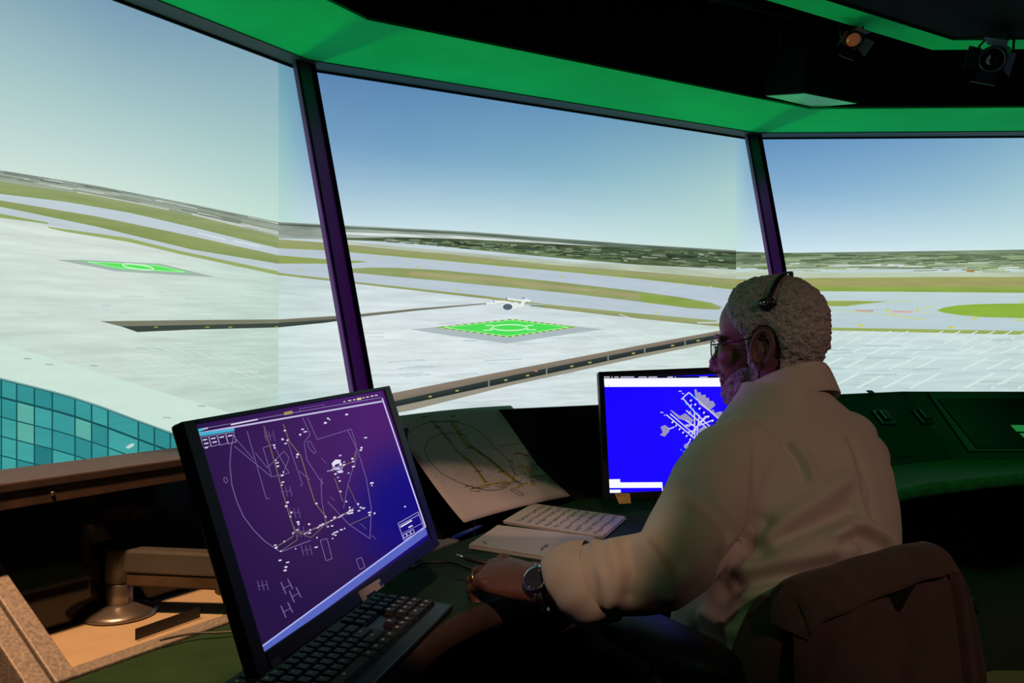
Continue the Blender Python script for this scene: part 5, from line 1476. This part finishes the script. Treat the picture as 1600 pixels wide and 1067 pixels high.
m_ = MB(); m_.tube([hp(.0955, .011, .006), hp(.101, 0, .010), hp(.0955, -.011, .006)], .0011, 6); m_.build('bridge', M['plastic'], gl_, True)

hs = thing('headset', 'slim black headset band with small earpiece over the white hair', 'headset')
pts_ = []
for q in range(26):
    a = math.radians(-62 + 124 * q / 25 * 1.0)
    l_ = math.sin(a) * .0935; u_v = .052 + math.cos(a) * .0885
    pts_.append(hp(-.030 - .020 * (1 - abs(a) / 1.08), l_, u_v))
axis_f = FH
m_ = MB()
rr_ = []
for k, p in enumerate(pts_):
    t_ = (pts_[min(k + 1, 25)] - pts_[max(k - 1, 0)]).normalized(); nn_ = t_.cross(axis_f).normalized()
    wd_ = .0042
    rr_.append([p + axis_f * wd_ - nn_ * .0016, p + axis_f * wd_ + nn_ * .0016, p - axis_f * wd_ + nn_ * .0016, p - axis_f * wd_ - nn_ * .0016])
m_.rings(rr_); m_.build('headband', M['plastic'], hs, True, bevel=.0008)
for s, e_ in ((1, pts_[-1]), (-1, pts_[0])):
    pc_ = hp(-.004, .0925 * s, .078 - .002)
    pc_ = e_ + LH * s * .001 - UH * .012 + FH * .006
    m_ = MB(); m_.tube([e_, (e_ + pc_) / 2 + LH * s * .003, pc_], .0042, 8); m_.build('band_end', M['plastic'], hs, True)
    m_ = MB(); m_.ell(pc_, (FH, LH, UH), (.0165, .007, .0105), 20, 12); m_.build('earpiece', M['plastic'], hs, True)
    m_ = MB(); m_.ell(pc_ + LH * s * .0055 + UH * .001 + FH * .003, (FH, LH, UH), (.0075, .003, .0038), 16, 8); m_.build('badge', M['chrome'], hs, True)

# wristwatch
wt = thing('wristwatch', 'steel wristwatch with dark dial on the writing hand\'s wrist', 'watch')
wa = (WR_L - EL_L).normalized(); wc = WR_L - DL.normalized() * .008
wn = (Vector((.05, -.72, .62)) - wa * wa.dot(Vector((.05, -.72, .62)))).normalized(); wsd = wa.cross(wn)
rr_ = [oval(wc + wa * z_, wn, wsd, r1, r2, 36, 2.1) for z_, r1, r2 in ((-.009, .0265, .0340), (-.009, .0290, .0365), (.009, .0290, .0365), (.009, .0265, .0340), (-.009, .0265, .0340))]
m_ = MB(); m_.rings(rr_, cap=False); m_.build('bracelet', M['chrome'], wt, True)
cq_ = wc + wn * .0275
m_ = MB(); m_.lathe(cq_, [(.0175, 0), (.0195, .002), (.0195, .007), (.0165, .0088), (.0165, .0076), (.001, .0076)], wn, 32); m_.build('case', M['chrome'], wt, True, bevel=.0004)
m_ = MB(); m_.lathe(cq_, [(.0163, .0074), (.0163, .0082), (.001, .0082)], wn, 32); m_.build('dial', material('watch_dial', (.03, .035, .05), .25, var=.1), wt)
for a, ln in ((2.3, .008), (.5, .012)):
    dv = wa * math.cos(a) + wsd * math.sin(a)
    m_ = MB(); m_.tube([cq_ + wn * .0086, cq_ + wn * .0086 + dv * ln], .0006, 6); m_.build('hand', M['gold'], wt)
for k in range(12):
    a = k * math.pi / 6; dv = wa * math.cos(a) + wsd * math.sin(a)
    m_ = MB(); m_.tube([cq_ + wn * .0084 + dv * .0125, cq_ + wn * .0084 + dv * .0152], .0005, 5); m_.build('hour_mark', M['chrome'], wt)
m_ = MB(); m_.lathe(cq_ + wn * .004 + wsd * .0195, [(.003, -.001), (.003, .004), (.002, .005)], wsd, 12); m_.build('crown', M['chrome'], wt, True)
# ring on the ring finger
rp = tipsL['ring']; rd = (rp[1] - rp[0]).normalized(); rc = rp[0].lerp(rp[1], .62)
m_ = MB(); lo_ = ring_on(rc, rd, .0102, .0102, UP, 24)
m_.rings([ring_on(rc + rd * z, rd, r_, r_, UP, 24) for z, r_ in ((-.003, .0088), (-.003, .0105), (0, .0112), (.003, .0105), (.003, .0088), (-.003, .0088))], cap=False)
fr = m_.build('finger_ring', M['gold'], None, True); tag(fr, 'gold ring on the writing hand', 'ring')
# pen in the hand
pa, pb_ = P(711, 867, 1.335), P(792, 888, 1.300)
pn = thing('ballpoint_pen', 'dark pen with silver tip held in the hand', 'pen')
m_ = MB(); m_.tube([pa.lerp(pb_, .20), pa.lerp(pb_, .24), pb_], [.0035, .0048, .0048], 12); m_.build('barrel', M['plastic'], pn, True)
m_ = MB(); m_.tube([pa, pa.lerp(pb_, .04), pa.lerp(pb_, .20)], [.0008, .0022, .0036], 12); m_.build('tip', M['chrome'], pn, True)

# ------------------------------------------------------------------ office chair
ch = thing('office_chair', 'black office chair with padded armrests under the seated person', 'chair')
seat_c = Vector((HIP.x, HIP.y, .44)) + FT * .12
m_ = MB(); m_.rings([oval(seat_c + UP * z, LT, FT, a_, b_, 40, 3.2) for z, a_, b_ in ((-.03, .20, .20), (-.02, .235, .24), (.015, .245, .25), (.032, .225, .23), (.036, .18, .18))]); m_.build('seat', M['leather'], ch, True)
bkc = Vector((.522, 1.195, 0)); brg = LT
m_ = MB()
rr_ = []
for z_, w_, off in ((.50, .12, .05), (.54, .19, .03), (.62, .205, .010), (.72, .20, .0), (.79, .185, -.004), (.815, .15, -.006)):
    c_ = bkc + FT * off + UP * z_
    rr_.append(oval(c_, LT, FT, w_, .022, 32, 2.6))
m_.rings(rr_); m_.build('backrest', M['leather'], ch, True)
for s in (1, -1):
    if s == 1: a0, a1 = Vector((.160, 1.262, 0)), Vector((.272, 1.085, 0))
    else: a0, a1 = Vector((.160, 1.262, 0)) - LT * .52, Vector((.272, 1.085, 0)) - LT * .52
    zt = CAMZ - .394
    dr_ = (a1 - a0).normalized(); sd2 = Vector((dr_.y, -dr_.x, 0))
    rr_ = []
    for k in range(15):
        t = k / 14; x_ = -1 + 2 * t
        w_ = .046 * (1 - abs(x_) ** 3.2) ** .5 + .003; h_ = .024 * (1 - abs(x_) ** 4) ** .5 + .002
        c_ = a0 - dr_ * .03 + (a1 - a0 + dr_ * .06) * t + UP * (zt - .026 - .010 * t)
        rr_.append(oval(c_, sd2, UP, w_, h_, 20, 2.4))
    m_ = MB(); m_.rings(rr_); m_.build('armrest', M['leather'], ch, True)
    mid_ = (a0 + a1) / 2
    m_ = MB(); m_.tube([mid_ + UP * (zt - .05), mid_ + UP * (zt - .16), mid_.lerp(seat_c, .35) + UP * (.42 - .35 * seat_c.z), Vector((seat_c.x, seat_c.y, .40)).lerp(Vector((mid_.x, mid_.y, .40)), .45)], [.022, .024, .022, .02], 12); m_.build('arm_support', M['plastic'], ch, True)
m_ = MB(); m_.tube([Vector((seat_c.x, seat_c.y, .40)) - FT * .1, bkc + UP * .45 + FT * .04, bkc + UP * .60 - FT * .02], [.03, .026, .022], 12); m_.build('back_support', M['plastic'], ch, True)
m_ = MB(); m_.lathe((seat_c.x, seat_c.y, 0), [(.05, .08), (.05, .12), (.028, .13), (.028, .36), (.09, .40), (.09, .41)]); m_.build('gas_column', M['plastic'], ch, True)
for k in range(5):
    a = k * 2 * math.pi / 5 + .3; d_ = Vector((math.cos(a), math.sin(a), 0)); b0 = Vector((seat_c.x, seat_c.y, .1))
    m_ = MB(); m_.tube([b0, b0 + d_ * .15 + UP * -.01, b0 + d_ * .29 - UP * .035], [.026, .022, .016], 10); lg = m_.build('leg', M['plastic'], ch, True)
    m_ = MB(); m_.lathe(b0 + d_ * .29 + Vector((0, 0, -.072)) - d_.cross(UP) * .02, [(.015, 0), (.027, .004), (.027, .036), (.015, .04)], d_.cross(UP), 16); m_.build('caster', M['plastic'], lg, True)

# ------------------------------------------------------------------ jacket hung over the backrest
ridge = smooth_curve([P(1215, 932, 1.105), P(1236, 908, 1.115), P(1300, 884, 1.16), P(1370, 862, 1.215), P(1425, 850, 1.258), P(1446, 851, 1.272), P(1459, 862, 1.278)], 7)
NB = -FT
nr = len(ridge)
rows_ = []
prof_v = [(-.10, .050, .16), (-.06, .046, .10), (-.030, .040, .04), (-.012, .020, .010), (0, 0, 0), (.010, -.018, .006), (.016, -.034, .030), (.020, -.042, .07), (.024, -.048, .13), (.030, -.052, .20), (.036, -.056, .28), (.040, -.058, .36)]
for k, (_, o_, dn_) in enumerate(prof_v):
    row = []
    for i, p in enumerate(ridge):
        t = i / (nr - 1)
        behind = max(0.0, (k - 4) / 7.0)
        fold = behind * (.010 * math.sin(t * 21 + .6) + .009 * math.sin(t * 43 + 1.3 + k * .15)) + (.003 * math.sin(t * 17) if k < 4 else 0)
        flare = behind * (t - .45) * .10
        q = p + FT * o_ - FT * fold - UP * dn_ - LT * flare
        q = q + Vector((0, 0, .004 * math.sin(t * 9)))
        row.append(q)
    rows_.append(row)
m_ = MB(); m_.rings(rows_, cap=False, closed=False)
jk = thing('jacket', 'brown cloth jacket draped over the chair back', 'jacket')
jm = m_.build('jacket_body', M['jacket'], jk, True)
so_ = jm.modifiers.new('t', 'SOLIDIFY'); so_.thickness = .004; so_.offset = 0
sd_ = jm.modifiers.new('s', 'SUBSURF'); sd_.levels = sd_.render_levels = 2
# collar band folded along the ridge
rows_ = []
for k, (o_, dn_) in enumerate(((-.004, -.005), (-.022, -.002), (-.036, .012), (-.046, .034), (-.050, .046))):
    rows_.append([p + FT * o_ - UP * (dn_ * (1 - .35 * (i / nr))) - FT * .002 * math.sin(i * .8) for i, p in enumerate(ridge[2:-5])])
m_ = MB(); m_.rings(rows_, cap=False, closed=False); cm = m_.build('collar', M['jacket'], jk, True)
so_ = cm.modifiers.new('t', 'SOLIDIFY'); so_.thickness = .004; so_.offset = 0
sd_ = cm.modifiers.new('s', 'SUBSURF'); sd_.levels = sd_.render_levels = 1
# lapel falling at the left end
lp = [P(1236, 905, 1.095), P(1208, 940, 1.075), P(1206, 975, 1.065), P(1240, 990, 1.060), P(1266, 1002, 1.062), P(1272, 960, 1.075), P(1282, 925, 1.09), P(1262, 912, 1.095)]
m_ = MB(); m_.add([v for v in lp] + [v + FT * .004 for v in lp], [tuple(range(8)), tuple(range(15, 7, -1))] + [(i, 8 + i, 8 + (i + 1) % 8, (i + 1) % 8) for i in range(8)]); m_.build('lapel', M['jacket'], jk, bevel=.0015)
# front panel edge hanging at the left
rows_ = []
for k, (px_, py_, Y_) in enumerate(((1216, 930, 1.10), (1196, 968, 1.09), (1176, 1010, 1.085), (1160, 1060, 1.08), (1146, 1120, 1.08), (1138, 1180, 1.08))):
    a_ = P(px_, py_, Y_); rows_.append([a_ + FT * .03 + Vector((-.004, 0, 0)), a_, a_ + Vector((.020 + .002 * k, -.010, 0)), a_ + Vector((.045 + .003 * k, .004, 0)), a_ + Vector((.07 + .004 * k, .0, 0))])
m_ = MB(); m_.rings(rows_, cap=False, closed=False); fm = m_.build('front_panel', M['jacket'], jk, True)
so_ = fm.modifiers.new('t', 'SOLIDIFY'); so_.thickness = .004; so_.offset = 0
sd_ = fm.modifiers.new('s', 'SUBSURF'); sd_.levels = sd_.render_levels = 1

# ------------------------------------------------------------------ ceiling equipment
HB = 1.0
A_, B_, C_, D_ = H(1195, 150, HB), H(1258, 146, HB), H(1340, 162, HB), H(1272, 168, HB)
pj = thing('ceiling_projector', 'black ceiling projector with pale underside above the right screen', 'projector')
q_ = [A_, B_, C_, D_]
MB().hexa([v + UP * .004 for v in q_], [v + UP * .19 for v in q_]).build('housing', M['black'], pj, bevel=.004)
cen_ = (A_ + B_ + C_ + D_) / 4
MB().hexa([v.lerp(cen_, .02) for v in q_], [v.lerp(cen_, .02) + UP * .0035 for v in q_]).build('underside', material('green_lit_panel', (0.16, 0.72, 0.40), 0.6, var=0.04), pj)  # green room light put into the pale panel's colour
lx = (A_ + D_) / 2; ln_ = ((A_ - B_)).normalized()
m_ = MB(); m_.lathe(lx + UP * .10 , [(.045, -.005), (.045, .012), (.038, .014), (.030, .006), (.002, .006)], (A_ - B_).normalized(), 24); m_.build('lens', M['gloss'], pj, True)
MB().tube([cen_ + UP * .19, cen_ + UP * .74], .025, 12).build('mounting_pole', M['void'], pj, True)
MB().tube([cen_.lerp(B_, .9) + UP * .05, cen_.lerp(B_, .9) + UP * .15], .004, 8).build('latch', M['alu'], pj, True)

def stage_light(loc, aim, label, inner, doors, scale=1.0):
    t = thing('stage_light', label, 'stage light', group='stage lights under the ceiling lip')
    loc = Vector(loc); d = (Vector(aim) - loc).normalized(); x = d.cross(UP).normalized(); y = x.cross(d)
    s = scale
    m_ = MB(); m_.lathe(loc, [(.03 * s, -.13 * s), (.05 * s, -.12 * s), (.055 * s, -.02 * s), (.062 * s, 0), (.062 * s, .012 * s), (.05 * s, .012 * s), (.046 * s, -.01 * s), (.002, -.02 * s)], d, 24); m_.build('can', M['plastic'], t, True)
    m_ = MB(); m_.lathe(loc, [(.046 * s, .0), (.046 * s, .004 * s), (.02 * s, .010 * s), (.002, .011 * s)], d, 24); m_.build('lens', inner, t, True)
    for k in range(4):
        a = k * math.pi / 2 + .4; r_ = (x * math.cos(a) + y * math.sin(a)); tt_ = (-x * math.sin(a) + y * math.cos(a))
        b0 = loc + d * .012 * s + r_ * .060 * s; e_ = b0 + (d * .8 + r_ * .6) * .07 * s
        q = [b0 - tt_ * .04 * s, b0 + tt_ * .04 * s, e_ + tt_ * .055 * s, e_ - tt_ * .055 * s]; nn_ = (e_ - b0).cross(tt_).normalized() * .002
        MB().hexa(q, [v + nn_ for v in q]).build('barn_door', doors, t)
    top = loc - d * .05 * s + UP * .14 * s
    m_ = MB(); m_.tube([loc - d * .05 * s + x * .07 * s, loc - d * .05 * s + x * .075 * s + UP * .07 * s, top, loc - d * .05 * s - x * .075 * s + UP * .07 * s, loc - d * .05 * s - x * .07 * s], .006 * s, 8); m_.build('yoke', M['plastic'], t, True)
    m_ = MB(); m_.tube([top, Vector((top.x, top.y, CAMZ + 1.75))], .008, 8); m_.build('hanger', M['plastic'], t, True)
    return t
door_p = material('door_paint_violet', (.05, .03, .09), .4, var=.1)
copper = material('copper_reflector', (.75, .32, .16), .3, metal=.9, var=.1)
_cb = copper.node_tree.nodes['Principled BSDF']; _cb.inputs['Emission Color'].default_value = (1.0, .32, .12, 1); _cb.inputs['Emission Strength'].default_value = .10
stage_light(P(1333, 62, 3.05), (1.0, 0.9, CAMZ - .9), 'stage light with copper coloured lens above the projector', copper, M['plastic'], .55)
stage_light(P(1552, 92, 3.15), (-0.2, 1.2, CAMZ - .1), 'stage light with violet barn doors at upper right', M['gloss'], door_p, .8)
for k, (a, b) in enumerate((((1095, -6), (1240, 27)), ((1120, -6), (1225, 22)))):
    m_ = MB(); pa_, pb2 = P(a[0], a[1], 3.2), P(b[0], b[1], 3.75); dd_ = (pb2 - pa_)
    m_.tube([pa_ - dd_ * .8, pb2], .009, 10)
    tag(m_.build('ceiling_pipe', M['alu_grey'], None, True), ('lower' if k == 0 else 'upper') + ' of two thin ceiling pipes near the top edge', 'pipe', 'ceiling pipes')
sp_ = thing('ceiling_speaker', 'small black box loudspeaker left of the ceiling projector', 'speaker')
sc_ = P(1222, 112, 3.62)
axs = (Vector((.9, .43, 0)).normalized(), Vector((-.43, .9, 0)).normalized(), UP)
MB().box(sc_, .10, .09, .13, axs).build('cabinet', M['plastic'], sp_, bevel=.004)
m_ = MB(); m_.lathe(sc_ - axs[1] * .046, [(.04, 0), (.04, .003), (.03, -.001), (.006, .002), (.001, .003)], -axs[1], 24); m_.build('cone', M['black'], sp_, True)
for sx_ in (-1, 1):
    for sz_ in (-1, 1):
        m_ = MB(); m_.lathe(sc_ - axs[1] * .0455 + axs[0] * sx_ * .043 + UP * sz_ * .057, [(.004, 0), (.004, .0015), (.002, .002)], -axs[1], 8); m_.build('screw', M['chrome'], sp_)
MB().tube([sc_ + UP * .065, Vector((sc_.x, sc_.y, CAMZ + 1.75))], .01, 8).build('bracket', M['plastic'], sp_, True)
